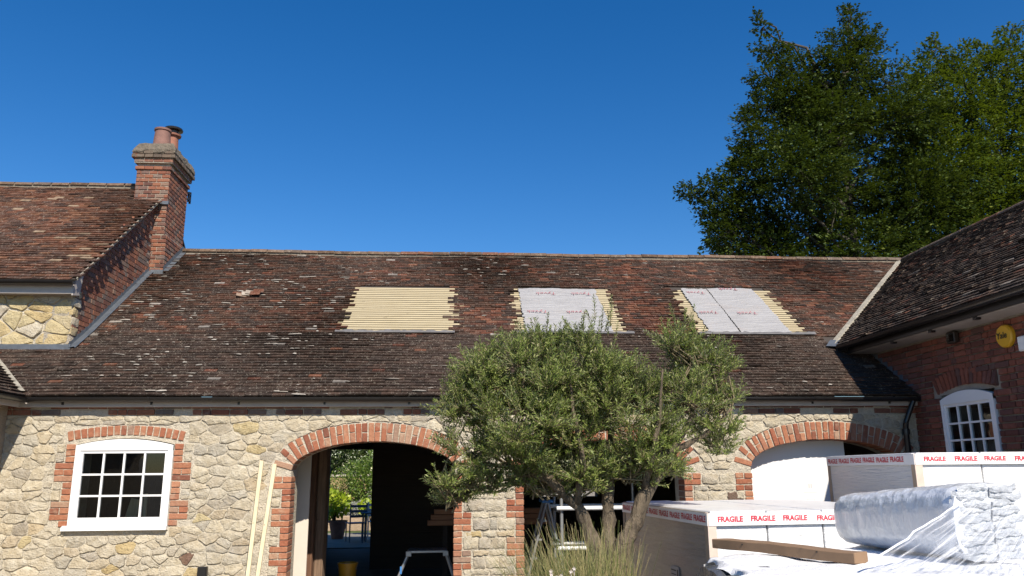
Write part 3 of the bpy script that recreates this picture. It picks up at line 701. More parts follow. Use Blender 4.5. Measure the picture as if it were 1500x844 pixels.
MB().box(5.812, WX+.01, -5.2, .90, 3.325, 3.35).obj('soffit', MT['fascia'], wing, .003)
for k in range(6): MB().box(5.80, 5.86, -.25-k*.85, -.19-k*.85, 3.30, 3.345).obj('bracket', MT['gutter'], wing)
# flashing where the wing wall meets the lower roof
fl = MB()
for k in range(9):
    y = -.05+k*.115; z = 2.67+(y+.05)*.648
    fl.box(WX-.016, WX-.0125, y, y+.125, z-.02, z+.12)
fl.obj('step_flashing', MT['lead'], wing)
# downpipe in the corner
dp = thing('downpipe', 'black rainwater downpipe in the shaded corner beside the right arch', 'downpipe', (5.93, -.09, 0))
MB().tube([(5.93, -.09, 0.02), (5.93, -.09, 2.17), (5.93, -.11, 2.27)], .036, 12).obj('pipe', MT['gutter'], dp, ang=40)
MB().tube([(5.93, -.11, 2.27), (5.98, -.13, 2.40), (6.04, -.155, 2.55)], .033, 12).obj('swan_neck', MT['gutter'], dp, ang=40)
MB().lathe([(.046, 0), (.046, .07), (.038, .075)], (5.93, -.09, 2.12), 14).obj('socket', MT['gutter'], dp)
# alarm box, light, white box
t = NT('alarm_yellow'); MT['yellow'] = t.set(t.mix(t.noise(9), (.62, .33, .015), (.70, .40, .03)), .35)
al = thing('alarm_box', 'round yellow alarm box reading Yale on the shaded brick wall', 'alarm box', (WX-.01, -1.95, 3.11))
mb = MB(); n = 28; prof = [(.128, 0), (.128, .035), (.115, .052), (.0, .058)]
mb.add([(WX-.015-h, -1.95+r_*math.cos(2*math.pi*j/n), 3.11+r_*math.sin(2*math.pi*j/n)) for r_, h in prof for j in range(n)], [(i*n+j, i*n+(j+1) % n, (i+1)*n+(j+1) % n, (i+1)*n+j) for i in range(3) for j in range(n)]); mb.obj('case', MT['yellow'], al, ang=35)
MT['blackink'] = plain('black_ink', (.012, .012, .012), .5, .1)
lettering(al, text_mesh('Yale', .098, .12, 0, .002), Matrix.Translation((WX-.0755, -1.935, 3.115)) @ Matrix(((0, 0, -1, 0), (-1, 0, 0, 0), (0, 1, 0, 0), (0, 0, 0, 1))), MT['blackink'])
al.children[-1].matrix_world = Matrix.Translation((WX-.0755, -1.935, 3.115)) @ Matrix(((0, 0, -1, 0), (-1, 0, 0, 0), (0, 1, 0, 0), (0, 0, 0, 1)))
lt = thing('wall_lamp', 'small dark floodlight on the shaded brick wall under the eaves', 'lamp', (WX, -1.07, 3.24))
MT['bronze'] = plain('bronze_metal', (.03, .02, .015), .5, .2)
MB().box(WX-.10, WX-.03, -1.15, -.99, 3.17, 3.31).obj('housing', MT['bronze'], lt, .012); MB().box(WX-.032, WX-.011, -1.11, -1.03, 3.21, 3.27).obj('mount', MT['bronze'], lt)
MB().box(WX-.108, WX-.1005, -1.135, -1.005, 3.19, 3.29).obj('lens', MT['glass'], lt)
bx = thing('junction_box', 'small white box on the brick wall beside the yellow alarm', 'junction box', (WX, -2.2, 2.95))
MB().box(WX-.055, WX-.011, -2.29, -2.14, 2.91, 3.07).obj('case', MT['white'], bx, .008); MB().box(WX-.059, WX-.0555, -2.28, -2.15, 2.92, 3.06).obj('lid', MT['white'], bx)

# ================================================================== LEFT HOUSE
house = thing('brick_house', 'taller tiled house at the left with brick gable and tall chimney', 'building', (GX, GY, 0))
HE = (.80, 4.30); HR = (4.0, 6.80); HS = math.atan2(HR[1]-HE[1], HR[0]-HE[0])
hw = MB().box(-12, GX-.02, GY+.012, GY+.4, 2.6, 4.33).obj('wall', MT['mortar'], house)
rg2 = random.Random(21); hp = rubble(-7.6, GX+.0, 3.42, 4.22, .2, .34, rg2, [], (), 1.3)
lay(hp, rg2, hw, GY+.012, lambda g, x, z: 'stone_gold' if g.random() < .7 else 'stone', .025)
MB().box(-12, GX+.03, GY-.025, GY+.011, 3.26, 3.44).obj('lead_apron', MT['lead'], house, .006)
gp = [(GX, GY, 2.8), (GX, 7.0, 2.8), (GX, 7.0, 4.4), (GX, HR[0], HR[1]-.06), (GX, GY, 4.28)]
gab = MB().add([(x-.012, y, z) for x, y, z in gp]+[(x-.35, y, z) for x, y, z in gp], [(0, 1, 2, 3, 4), (9, 8, 7, 6, 5), (0, 4, 9, 5)]).obj('gable', MT['mortar_dark'], house)
gm = MB()
for yc, zc, l in bond_rows(GY+.02, 6.2, 3.3, 6.75, [], 'flemish'):
    lim = HE[1]+(yc+l/2-HE[0])*math.tan(HS)-.11 if yc < HR[0] else 9
    zr = 3.69+(yc-1.52)*.7 if yc > 1.52 else 2.62+(yc+.13)*.647
    if zc < lim and zc > zr-.06 and yc < 4.6 and not (3.5 < yc < 4.52): gm.box(GX-.03, GX+random.uniform(-.003, .006), yc-l/2, yc+l/2, zc-.0315, zc+.0315)
gm.obj('gable_bricks', MT['brick_gable_i'], gab, kind='stuff')
# stone quoin return at the front corner
for k in range(6):
    me, (cx, cz) = stone_mesh([(-.11, -.065), (.10, -.065), (.11, .06), (-.1, .065)], rg2, .02, .004); mobj('quoin_stone', me, MT['stone_gold' if k % 2 else 'stone'], gab, (GX-.012, GY+.10, 3.50+k*.135), (0, 0, R(90)))
hroof = deckpoly([(-12, HE[0]+.03, HE[1]+.02), (GX+.06, HE[0]+.03, HE[1]+.02), (GX+.06, HR[0], HR[1]), (-12, HR[0], HR[1])], (0, -math.sin(HS), math.cos(HS))).obj('roof', MT['felt'], house)
hroof['label'] = 'red-brown tiled roof slope'
deckpoly([(-12, HR[0]+.002, HR[1]), (GX+.06, HR[0]+.002, HR[1]), (GX+.06, 7.2, 4.3), (-12, 7.2, 4.3)], (0, math.sin(HS), math.cos(HS))).obj('rear_slope', MT['felt'], house)
def tintH(rg, x, y):
    k = rg.uniform(.65, 1.35); r_ = rg.random()
    if r_ < .02: return (.30, .22, .15)
    if r_ < .36+.2*math.sin(x*1.7+y*2.2): return tuple(k*q for q in rg.choice([(.14, .062, .038), (.12, .056, .036), (.165, .08, .047)]))
    return tuple(k*q for q in rg.choice([(.095, .053, .038), (.08, .048, .037), (.12, .06, .04)]))
tile_field((-11.8, HE[0], HE[1]), (1, 0, 0), (0, math.cos(HS), math.sin(HS)), (0, -math.sin(HS), math.cos(HS)), 11.8+GX+.09, (HR[0]-HE[0])/math.cos(HS), lambda p, r_, k: not (p.x > -5.7 and p.y > 3.5), tintH, 31, gauge=.088, single_rows=1, parent=hroof)
ridge(hroof, (-11.8, HR[0], HR[1]), (-5.7, HR[0], HR[1]), .0)
vpts = [(GX+.085, HE[0]+.02+k/20*(3.52-HE[0]), HE[1]+.012+k/20*(3.52-HE[0])*math.tan(HS)) for k in range(21)]
strip(vpts, (0, -math.sin(HS), math.cos(HS)), (1, 0, 0), .05, .012, .003).obj('verge_fillet', MT['mortar_pale'], house)
half_pipe(MB(), (-12, .775, 4.285), (GX+.08, .775, 4.285), (0, -1, 0), .055).obj('gutter', MT['gutter'], house, ang=40)
MB().box(-12, GX+.03, .86, .885, 4.12, 4.30).obj('fascia', MT['fascia'], house, .004)
MB().box(-12, GX+.03, .887, GY+.02, 4.125, 4.15).obj('soffit', MT['fascia'], house)
MB().add([(GX+.045, .86, 4.10), (GX+.045, 1.06, 4.14), (GX+.045, 1.12, 4.46), (GX+.045, .88, 4.30), (GX+.03, .86, 4.10), (GX+.03, 1.06, 4.14), (GX+.03, 1.12, 4.46), (GX+.03, .88, 4.30)], [(0, 1, 2, 3), (7, 6, 5, 4), (0, 4, 5, 1), (3, 2, 6, 7), (0, 3, 7, 4)]).obj('box_end', MT['fascia'], house)
# stepped lead flashing on the gable
fl = MB(); y = GY-.02
while y < 3.5:
    zr = 3.69+(y-1.52)*.7 if y > 1.52 else 2.62+(y+.13)*.647
    fl.box(GX+.0075, GX+.0105, y, y+.12, zr+.02, zr+.135); y += .107
V = []
for k in range(25):
    y = GY-.03+k/24*(3.52-GY); zr = 3.69+(y-1.52)*.7 if y > 1.52 else 2.62+(y+.13)*.647; V += [(GX+.008, y, zr+.11), (GX+.012, y, zr+.05), (GX+.085, y, zr+.062), (GX+.10, y, zr+.045)]
fl.add(V, [(i*4+j, i*4+4+j, i*4+5+j, i*4+1+j) for i in range(24) for j in range(3)]); fl.obj('step_flashing', MT['lead'], house)
# ---- chimney
CX0, CX1, CY0, CY1 = -5.67, -5.09, 3.52, 4.50
chim = MB().box(CX0+.012, CX1-.012, CY0+.012, CY1-.012, 5.79, 7.12).box(-5.6, CX1+.028, CY0+.012, CY1+.02, 4.6, 5.789).obj('chimney', MT['mortar_dark'], house)
chim['label'] = 'tall weathered brick chimney stack'
cg = MB()
def ring(x0, x1, y0, y1, z, single=True, k=0, h=.063, mat='brick_old'):
    for (a0, a1, horiz, c) in ((x0, x1, True, y0), (y0, y1, False, x1), (x0, x1, True, y1), (y0, y1, False, x0)):
        n = max(2, round((a1-a0)/.165)); e = [a0+(a1-a0)*i/n for i in range(n+1)]
        if k % 2: e = [a0]+[a0+(a1-a0)*(i+.5)/n for i in range(n)]+[a1]
        for p, q in zip(e, e[1:]):
            l = q-p-.010; m = (p+q)/2
            if l < .03: continue
            vis = (horiz and c == y0) or (not horiz and c == x1)
            if horiz: L_ = (m, c+(.05 if c == y0 else -.05), z); rr = (0, 0, 0)
            else: L_ = (c-(.05 if c == x1 else -.05), m, z); rr = (0, 0, R(90))
            if vis: brick(chim, mat, L_, round(l, 2), h, rr, .1)
            elif horiz: cg.box(m-l/2, m+l/2, L_[1]-.05, L_[1]+.05, z-h/2, z+h/2)
            else: cg.box(L_[0]-.05, L_[0]+.05, m-l/2, m+l/2, z-h/2, z+h/2)
k = 0; z = 5.83
while z < 7.08: 
    d = .025 if 7.02 < z else 0
    ring(CX0-d, CX1+d, CY0-d, CY1+d, z, k=k); z += .0745; k += 1
z = 5.0; 
while z < 5.79: ring(-5.60 if z > 5.7 else GX-.2, CX1+.04, CY0, CY1+.03, z, k=k); z += .0745; k += 1
ring(CX0-.045, CX1+.045, CY0-.045, CY1+.045, 7.155, k=0); ring(CX0-.085, CX1+.085, CY0-.085, CY1+.085, 7.23, k=1, mat='brick_moss'); ring(CX0-.075, CX1+.075, CY0-.075, CY1+.075, 7.305, k=0, mat='brick_moss')
cg.obj('far_bricks', MT['brick_gable_i'], chim, kind='stuff')
MB().box(CX0-.04, CX1+.04, CY0-.04, CY1+.04, 7.11, 7.33).obj('cap_core', MT['mortar_dark'], chim)
MT['flaunch'] = plain('mossy_flaunching', (.15, .125, .095), .98, .5, 14, .05, 22)
mb = MB(); V = []
rgc = random.Random(4)
for e, z in ((.075, 7.30), (.07, 7.36), (.05, 7.43), (.01, 7.49)):
    for s_, (px, py) in enumerate([(i/6, 0) for i in range(6)]+[(1, i/8) for i in range(8)]+[(1-i/6, 1) for i in range(6)]+[(0, 1-i/8) for i in range(8)]):
        V.append((CX0-e+(CX1-CX0+2*e)*px+rgc.uniform(-.015, .015), CY0-e+(CY1-CY0+2*e)*py+rgc.uniform(-.015, .015), z+rgc.uniform(-.012, .012)))
mb.add(V, [(i*28+j, i*28+(j+1) % 28, (i+1)*28+(j+1) % 28, (i+1)*28+j) for i in range(3) for j in range(28)]+[tuple(3*28+j for j in range(28))]); mb.obj('flaunching', MT['flaunch'], chim)
MT['terracotta'] = plain('terracotta', (.27, .115, .075), .85, .4, 9, .004, 40)
MT['pot_dark'] = plain('sooted_terracotta', (.19, .10, .08), .85, .4, 7, .004, 40)
MB().lathe([(.165, -.03), (.155, .02), (.135, .30), (.13, .33), (.15, .34), (.15, .375), (.128, .385), (.115, .38), (.11, .1)], (-5.40, 3.82, 7.52), 24).obj('chimney_pot', MT['pot_dark'], chim, ang=40)
MB().lathe([(.12, -.02), (.105, .30), (.10, .42), (.145, .44), (.15, .47), (.11, .49), (.10, .48), (.09, .1)], (-5.38, 4.27, 7.52), 24).obj('chimney_pot', MT['terracotta'], chim, ang=40)
MB().lathe([(.09, .47), (.10, .54), (.17, .555), (.175, .575), (.16, .60), (.05, .62), (.0, .622)], (-5.38, 4.27, 7.52), 24).obj('cowl', MT['gutter'], chim, ang=40)
MB().box(CX0-.02, -5.34, CY0-.03, CY0-.012, 6.20, 6.33).box(CX0-.02, CX1+.03, CY0-.035, CY0-.005, 6.335, 6.40).obj('lead_back', MT['lead'], chim, .004)
MB().box(-5.25, CX1+.05, CY0-.04, CY0-.015, 5.0, 5.14).obj('lead_front', MT['lead'], chim, .006)
mb = MB()
for z in (6.80, 6.92): mb.box(CX1-.02, CX1+.015, CY1+.0, CY1+.16, z-.012, z+.012)
mb.box(CX1-.02, CX1+.015, CY1+.14, CY1+.165, 6.75, 6.98); mb.box(CX1-.02, CX1+.015, CY1+.06, CY1+.08, 6.76, 6.96); mb.obj('aerial_bracket', MT['gutter'], chim)
fl = MB(); V = []
for k in range(13):
    y = CY0-.02+k/12*.95; zr = min(5.69, 3.69+(y-1.52)*.7); V += [(CX1+.045, y, zr+.13), (CX1+.05, y, zr+.05), (CX1+.14, y, zr+.05)]
fl.add(V, [(i*3+j, i*3+3+j, i*3+4+j, i*3+1+j) for i in range(12) for j in range(2)]); fl.obj('side_flashing', MT['lead'], chim)

# ================================================================== LEFT SIDE WING (mostly out of frame)
sw = thing('side_wing', 'corner of a low tiled wing at the left edge below the house', 'building', (-5.5, -2, 0))
MB().box(-5.7, -5.42, -4.5, -.001, 0, 2.58).obj('wall', MT['mortar_brick'], sw)
swr = deckpoly([(-5.24, -4.5, 2.625), (-5.24, -.14, 2.625), (-7.2, 1.8, 3.9), (-7.2, -4.5, 3.9)], (.54, 0, .84)).obj('roof', MT['felt'], sw)
vl = (-math.cos(R(32.9)), 0, math.sin(R(32.9)))
tile_field((-5.20, -4.5, 2.62), (0, 1, 0), vl, (math.sin(R(32.9)), 0, math.cos(R(32.9))), 6.2, 1.9, lambda p, r_, k: p.x < -5.22-(p.y+.13), lambda g, x, y: tint_main(g, -3, y, True), 41, parent=swr)
half_pipe(MB(), (-5.165, -4.5, 2.60), (-5.165, -.1, 2.60), (1, 0, 0)).obj('gutter', MT['gutter'], sw, ang=40)
MB().box(-5.29, -5.25, -4.5, -.09, 2.495, 2.61).obj('fascia', MT['fascia'], sw)
strip([(-5.22-k*.1, -.13+k*.1, 2.65+k*.1*.647) for k in range(15)], (.7071, .7071, 0), (0, 0, 1), .09, .04).obj('valley_fillet', MT['mortar_pale'], sw)
#@@OBJECTS@@
# ================================================================== VEGETATION HELPERS
def leaf_mat(name, cols, under, trans=(.10, .16, .03), tw=.35, rough=.45, spec=.5):
    t = NT(name); g = t.n('ShaderNodeNewGeometry'); c = t.ramp(g.outputs['Random Per Island'], cols)
    if under: c = t.mix(g.outputs['Backfacing'], c, under)
    t.set(c, rough, Specular_IOR_Level=spec); tl = t.n('ShaderNodeBsdfTranslucent', {'Color': trans}); ms = t.n('ShaderNodeMixShader', {0: tw, 1: t.b.outputs[0], 2: tl.outputs[0]})
    t.t.links.new(ms.outputs[0], t.out.inputs['Surface']); return t.m
def unit(a): return a/np.maximum(1e-9, np.linalg.norm(a, axis=-1, keepdims=True))
def leaves_mesh(name, P, D, Nn, L, W, fold=.25, hexa=False):
    """P base, D direction, Nn approx normal, arrays (n,3); L,W arrays. folded lozenge leaf of two triangles/quads"""
    S = unit(np.cross(D, Nn)); N2 = np.cross(S, D); L = L[:, None]; W = W[:, None]
    if not hexa:
        a = P; b = P+D*L*.45+S*W*.5+N2*W*fold; c = P+D*L; d = P+D*L*.45-S*W*.5+N2*W*fold
        V = np.stack([a, b, c, d], 1).reshape(-1, 3); k = np.arange(len(P))[:, None]*4
        F_ = np.concatenate([k+np.array([[0, 1, 2]]), k+np.array([[0, 2, 3]])], 1).reshape(-1, 3); return fast_mesh(name, V, F_, 3)
    a = P; b = P+D*L*.3+S*W*.45+N2*W*fold; b2 = P+D*L*.7+S*W*.42+N2*W*fold*.7; c = P+D*L-N2*L*.08; d2 = P+D*L*.7-S*W*.42+N2*W*fold*.7; d = P+D*L*.3-S*W*.45+N2*W*fold
    V = np.stack([a, b, b2, c, d2, d], 1).reshape(-1, 3); k = np.arange(len(P))[:, None]*6
    F_ = np.concatenate([k+np.array([[0, 1, 2, 3]]), k+np.array([[0, 3, 4, 5]])], 1).reshape(-1, 4); return fast_mesh(name, V, F_, 4)
def sticks(A, B, r0, r1, n=3):
    """thin tapered twigs from A to B"""
    A, B = np.asarray(A), np.asarray(B); d = unit(B-A); ref = np.tile([[.3, .2, .93]], (len(A), 1)); a = unit(np.cross(d, ref)); b = np.cross(d, a); V = []
    for j in range(n):
        th = 2*math.pi*j/n; V.append(A+(a*math.cos(th)+b*math.sin(th))*r0)
    for j in range(n):
        th = 2*math.pi*j/n; V.append(B+(a*math.cos(th)+b*math.sin(th))*r1)
    V = np.stack(V, 1).reshape(-1, 3); k = np.arange(len(A))[:, None]*2*n
    F_ = np.concatenate([k+np.array([[j, (j+1) % n, n+(j+1) % n, n+j]]) for j in range(n)], 1).reshape(-1, 4); return V, F_
def wavy(p0, p1, r0, r1, rg, k=7, amp=.06):
    p0, p1 = Vector(p0), Vector(p1); out = []; rr = []
    for i in range(k+1):
        a = i/k; j = Vector((rg.uniform(-1, 1), rg.uniform(-1, 1), rg.uniform(-1, 1)))*amp*math.sin(math.pi*a); out.append(p0.lerp(p1, a)+j); rr.append(r0+(r1-r0)*a)
    return out, rr
def bark(name, a, b, sc=18, bd=.03):
    t = NT(name); v = t.mapped((1, 1, .28)); n = t.noise(sc, 6, v, .65); n2 = t.noise(4, 3)
    c = t.mix(t.fr(n, .3, .7), a, b); c = t.mix(t.math('MULTIPLY', t.fr(n2, .5, .7), .4), c, tuple(min(1, q*1.5) for q in b)); t.bump(n, bd); return t.set(c, .92)
MT['olive_bark'] = bark('olive_bark', (.05, .038, .026), (.20, .155, .105), 22, .06)
MT['beech_bark'] = bark('beech_bark', (.03, .026, .02), (.07, .062, .05))
MT['twig'] = plain('twig', (.16, .13, .075), .9, .3)

# ================================================================== OLIVE TREE
olive = thing('olive_tree', 'bushy grey-green olive tree with several trunks growing in front of the barn arches', 'tree', (1.28, -3.4, 0))
ro = random.Random(3); ox = lambda x: (x-662)/168.; oz = lambda y: 1.14+(790-y)/173.6
OY = -3.4; OS = .789
def gnarl(pts, rad, n=12):
    """knotty trunk: tube with angular lumps"""
    P = []; RR = []
    for i in range(len(pts)-1):
        for k in range(4):
            a = k/4; P.append(Vector(pts[i]).lerp(Vector(pts[i+1]), a)+Vector((ro.uniform(-1, 1), ro.uniform(-1, 1), 0))*.012); RR.append((rad[i]*(1-a)+rad[i+1]*a)*ro.uniform(.8, 1.2))
    P.append(Vector(pts[-1])); RR.append(rad[-1]); return P, RR
tm = MB()
limbs = [
    ([(1.62, OY, 0), (1.60, OY, .45), (1.50, OY-.02, .92), (1.32, OY-.05, 1.32), (1.02, OY-.1, 1.60), (.72, OY-.1, 1.72), (.25, OY-.05, 1.78)], [.15, .13, .085, .065, .05, .042, .02]),
    ([(1.66, OY+.03, .3), (1.66, OY+.04, .95), (1.66, OY+.1, 1.25), (1.70, OY+.14, 1.70), (1.74, OY+.12, 2.15), (1.6, OY+.1, 2.7)], [.11, .09, .075, .06, .045, .015]),
    ([(1.66, OY-.03, .2), (1.78, OY-.04, .92), (1.93, OY-.05, 1.17), (2.05, OY-.02, 1.42), (2.36, OY, 1.88), (2.62, OY+.05, 2.25), (2.72, OY+.05, 2.75)], [.13, .11, .095, .08, .05, .038, .012]),
    ([(1.02, OY-.1, 1.60), (.95, OY+.1, 1.95), (.85, OY+.15, 2.4), (.8, OY+.1, 2.9)], [.045, .038, .026, .008]),
    ([(1.32, OY-.05, 1.32), (1.35, OY-.3, 1.8), (1.25, OY-.4, 2.3), (1.2, OY-.35, 2.75)], [.045, .035, .024, .008]),
    ([(2.05, OY, 1.45), (2.1, OY-.25, 1.9), (2.2, OY-.3, 2.35), (2.25, OY-.25, 2.75)], [.045, .034, .022, .008]),
    ([(2.36, OY, 1.88), (2.7, OY-.1, 2.05), (2.95, OY-.05, 2.2), (3.1, OY, 2.5)], [.04, .03, .02, .008])]
limbs = [([(x*OS, OY+(y-OY)*OS, z if z < .5 else 1.7+(z-1.7)*OS) for x, y, z in pts], [q*.70 for q in rad]) for pts, rad in limbs]
for pts, rad in limbs:
    P, RR = gnarl(pts, rad); tm.tube(P, RR, 10)
me = tm.mesh('trunk'); smooth(me); mobj('trunk', me, MT['olive_bark'], olive)
LOB = [(722, 560, 70), (690, 610, 52), (775, 545, 68), (850, 560, 78), (825, 640, 85), (755, 635, 85), (900, 620, 85), (940, 590, 36), (1015, 530, 50), (1048, 545, 36), (1000, 590, 58), (1046, 625, 42), (690, 672, 42), (745, 690, 52), (655, 715, 26), (676, 728, 20), (845, 692, 42), (915, 680, 44), (795, 700, 40), (800, 722, 20), (765, 712, 30), (830, 716, 20), (720, 712, 26), (905, 705, 22), (975, 692, 24), (875, 600, 60), (935, 655, 34), (800, 590, 60), (870, 705, 28), (935, 706, 24), (850, 722, 15), (958, 702, 22), (815, 726, 18), (790, 728, 16), (690, 712, 24), (660, 738, 16), (1045, 665, 24), (962, 650, 42), (985, 515, 34), (700, 540, 24), (1066, 590, 22)]
SPK = [(762, 505, 20), (738, 512, 18), (785, 500, 16), (871, 500, 18), (880, 480, 10), (1010, 480, 16), (1022, 495, 16), (995, 498, 14), (1035, 515, 18), (820, 515, 18), (905, 520, 18), (690, 560, 14), (670, 590, 14), (1075, 570, 12), (655, 610, 12)]
rn = np.random.default_rng(5); TW = []
for (x, y, r_) in LOB:
    rm = r_*.94/171; n = int(290*(rm/.395)**2.05)+12; c = np.array([ox(x), OY+ro.uniform(-.2, .2), oz(y)])
    m = max(3, int((rm/.107)**2*1.3)); sd0 = unit(rn.normal(size=(m, 3))); sc0 = c+sd0*(rm*rn.uniform(.35, 1., m)**.6)[:, None]*np.array([1, 1.15, .95]); w_ = rn.integers(0, m, n)
    d = unit(rn.normal(size=(n, 3))); d[:, 2] = np.abs(d[:, 2])*.6+d[:, 2]*.4
    p = sc0[w_]-sd0[w_]*.05+d*rn.uniform(.0, .08, n)[:, None]; dr = unit(d*.75+sd0[w_]*.45+np.array([0, 0, .45])+rn.normal(size=(n, 3))*.25)
    ln = rn.uniform(.11, .24, n)*(1 if r_ > 30 else .8)
    for i in range(n): TW.append((p[i], dr[i], ln[i]))
for (x, y, r_) in SPK:
    n = 7; c = np.array([ox(x), OY+ro.uniform(-.3, .3), oz(y+r_)])
    for i in range(n): TW.append((c+rn.normal(size=3)*np.array([.06, .06, .05]), unit(np.array([rn.normal()*.25, rn.normal()*.25, 1.])), rn.uniform(.16, .28)))
A = np.array([q[0] for q in TW]); Dv = np.array([q[1] for q in TW]); Ln = np.array([q[2] for q in TW]); B = A+Dv*Ln[:, None]
V1, F1 = sticks(A, B, .0035, .0015)
# connect each twig to the nearest limb point loosely
nodes = np.array([p for pts, rad in limbs for p in pts[1:]]); 
cent = np.array([[ox(x), OY, oz(y)] for x, y, r_ in LOB])
brA, brB = [], []
for c in cent:
    j = np.argmin(np.linalg.norm(nodes-c, axis=1)); brA.append(nodes[j]); brB.append(c)
    near = A[np.linalg.norm(A-c, axis=1) < .36]
    if len(near):
        for q in near[rn.integers(0, len(near), 16)]: brA.append(c+rn.normal(size=3)*.03); brB.append(q)
V2, F2 = sticks(np.array(brA), np.array(brB), .009, .004, 4)
mobj('twigs', fast_mesh('twigs', np.concatenate([V1, V2]), np.concatenate([F1, F2+len(V1)])), MT['twig'], olive, kind='stuff')
P, D, N_, L, W = [], [], [], [], []
for (a, d, ln) in TW:
    m = int(ln/.0145); s_ = np.linspace(.03, 1, m); ref = unit(np.cross(d, rn.normal(size=3))); ref2 = np.cross(d, ref)
    for k in range(m):
        th = k*1.57+rn.normal()*.4
        for sg in (1, -1):
            o_ = (ref*math.cos(th)+ref2*math.sin(th))*sg; dd = d*rn.uniform(.45, 1.0)+o_*rn.uniform(.5, 1.)+np.array([0, 0, rn.uniform(-.15, .15)])
            P.append(a+d*ln*s_[k]); D.append(dd); N_.append(d*.8-o_*.6+rn.normal(size=3)*.45+np.array([0, 0, .3])); L.append(rn.uniform(.032, .058)*(1-.25*s_[k])); W.append(rn.uniform(.008, .0125))
P, D, N_, L, W = np.array(P), unit(np.array(D)), unit(np.array(N_)), np.array(L), np.array(W); print('olive leaves', len(P))
MT['olive_leaf'] = leaf_mat('olive_leaf', [(0, (.075, .115, .022)), (.35, (.135, .18, .038)), (.7, (.20, .24, .06)), (.9, (.29, .31, .11)), (1, (.38, .35, .18))], (.22, .25, .13), (.26, .34, .05), .26, .45, .3)
mobj('crown', leaves_mesh('crown', P, D, N_, L, W, .18), MT['olive_leaf'], olive, kind='stuff')

# ================================================================== BIG TREES BEHIND
def big_tree(name, label, base, lobes, mp, nleaf, mats, seed, size=.105):
    rg_ = random.Random(seed); rn = np.random.default_rng(seed); T = thing(name, label, 'tree', base, 'broadleaf trees behind the barn')
    mb = MB(); top = max(mp(l)[2] for l in lobes); b = Vector(base)
    pts, rr = wavy(b, (b.x+.3, b.y, top*.85), .40, .02, rg_, 9, .25); mb.tube(pts, rr, 10)
    C = [np.array(mp(l)) for l in lobes]; Rd = [l[2] for l in lobes]; ends = []
    for c, rd in zip(C, Rd):
        zz = max(b.z+2.5, c[2]-abs(c[0]-b.x)*.75-1); st = b.lerp(Vector((b.x+.3, b.y, top*.85)), min(.95, (zz-b.z)/(top*.85-b.z)))
        pts, rr = wavy(st, c, .09, .02, rg_, 6, .3); mb.tube(pts, rr, 6, False)
        for _ in range(7):
            e = Vector(c)+Vector((rg_.gauss(0, 1), rg_.gauss(0, 1), rg_.gauss(0, .7))).normalized()*rd*.8
            pts, rr2 = wavy(c, e, .028, .008, rg_, 3, .1); mb.tube(pts, rr2, 4, False)
    me = mb.mesh('trunk'); smooth(me); mobj('trunk', me, MT['beech_bark'], T)
    wt = np.array([r_**2.1 for r_ in Rd]); wt /= wt.sum(); P, D, N_, L = [], [], [], []
    per = 26
    for c, rd, w in zip(C, Rd, wt):
        ns = max(4, int(nleaf*w/per))
        for _ in range(ns):
            d = unit(rn.normal(size=3)); rad = rd*(rn.random()**.5)*rn.choice([1, 1, 1.2]); sc = c+d*rad*np.array([1, .9, .85])
            out = unit(d*np.array([1, 1, .35])+rn.normal(size=3)*.35+np.array([0, 0, .12])); nn = unit(np.array([0, 0, 1.])+rn.normal(size=3)*.28+out*-.1); sd_ = np.cross(out, nn); ln = rn.uniform(.35, .75)*min(1, rd/.8+.25)
            k = per; s_ = rn.uniform(0, 1, k); sg = rn.choice([-1, 1], k)
            lat = sg*rn.uniform(.02, .26, k)*(1.1-s_*.8)*min(1, rd+.3)
            P.append(sc+out*(s_*ln)[:, None]+sd_*lat[:, None]+nn*rn.normal(0, .05, k)[:, None]); D.append(unit(out*rn.uniform(.3, 1, k)[:, None]+sd_*(sg*rn.uniform(.3, 1, k))[:, None]+np.array([0, 0, -.15]))); N_.append(unit(nn+rn.normal(size=(k, 3))*.35)); L.append(size*rn.uniform(.7, 1.25, k))
    P, D, N_, L = np.concatenate(P), np.concatenate(D), np.concatenate(N_), np.concatenate(L); print(name, len(P))
    mobj('crown', leaves_mesh('crown', P, D, N_, L, L*.62, .12), mats, T, kind='stuff'); return T
BY = 16.
def bmap(l): return (7.9+(l[0]-990)/35.3, BY+l[3], 11.29+(285-l[1])/35.3+(l[0]-990)*.0009)
def LB(x, y, r_, dy=0.): return (x, y, r_*.9/35.3, dy)
lob1 = [LB(1010, 283, 14), LB(1036, 278, 18), LB(1060, 300, 26), LB(1050, 340, 24), LB(1085, 265, 34), LB(1095, 320, 50, 1), LB(1105, 215, 32), LB(1140, 270, 62, -1), LB(1120, 170, 26), LB(1128, 125, 22), LB(1132, 85, 18), LB(1122, 50, 9), LB(1116, 36, 6), LB(1150, 150, 36), LB(1175, 105, 24), LB(1190, 200, 62), LB(1165, 340, 62, 1), LB(1225, 125, 42), LB(1238, 75, 26), LB(1247, 38, 14), LB(1246, 18, 7), LB(1262, 90, 22), LB(1240, 280, 75, 1), LB(1290, 190, 60), LB(1285, 130, 26), LB(1230, 370, 60), LB(1310, 300, 70), LB(1110, 375, 40), LB(1060, 365, 18), LB(1043, 355, 12), LB(1300, 390, 60), LB(1210, 160, 50, 1), LB(1092, 185, 14), LB(1078, 240, 16), LB(1270, 60, 12), LB(1150, 420, 60), LB(1040, 315, 16)]
MT['beech_leaf'] = leaf_mat('beech_leaf', [(0, (.016, .030, .006)), (.5, (.034, .058, .011)), (.85, (.06, .088, .015)), (1, (.13, .15, .03))], None, (.11, .16, .012), .16, .55, .18)
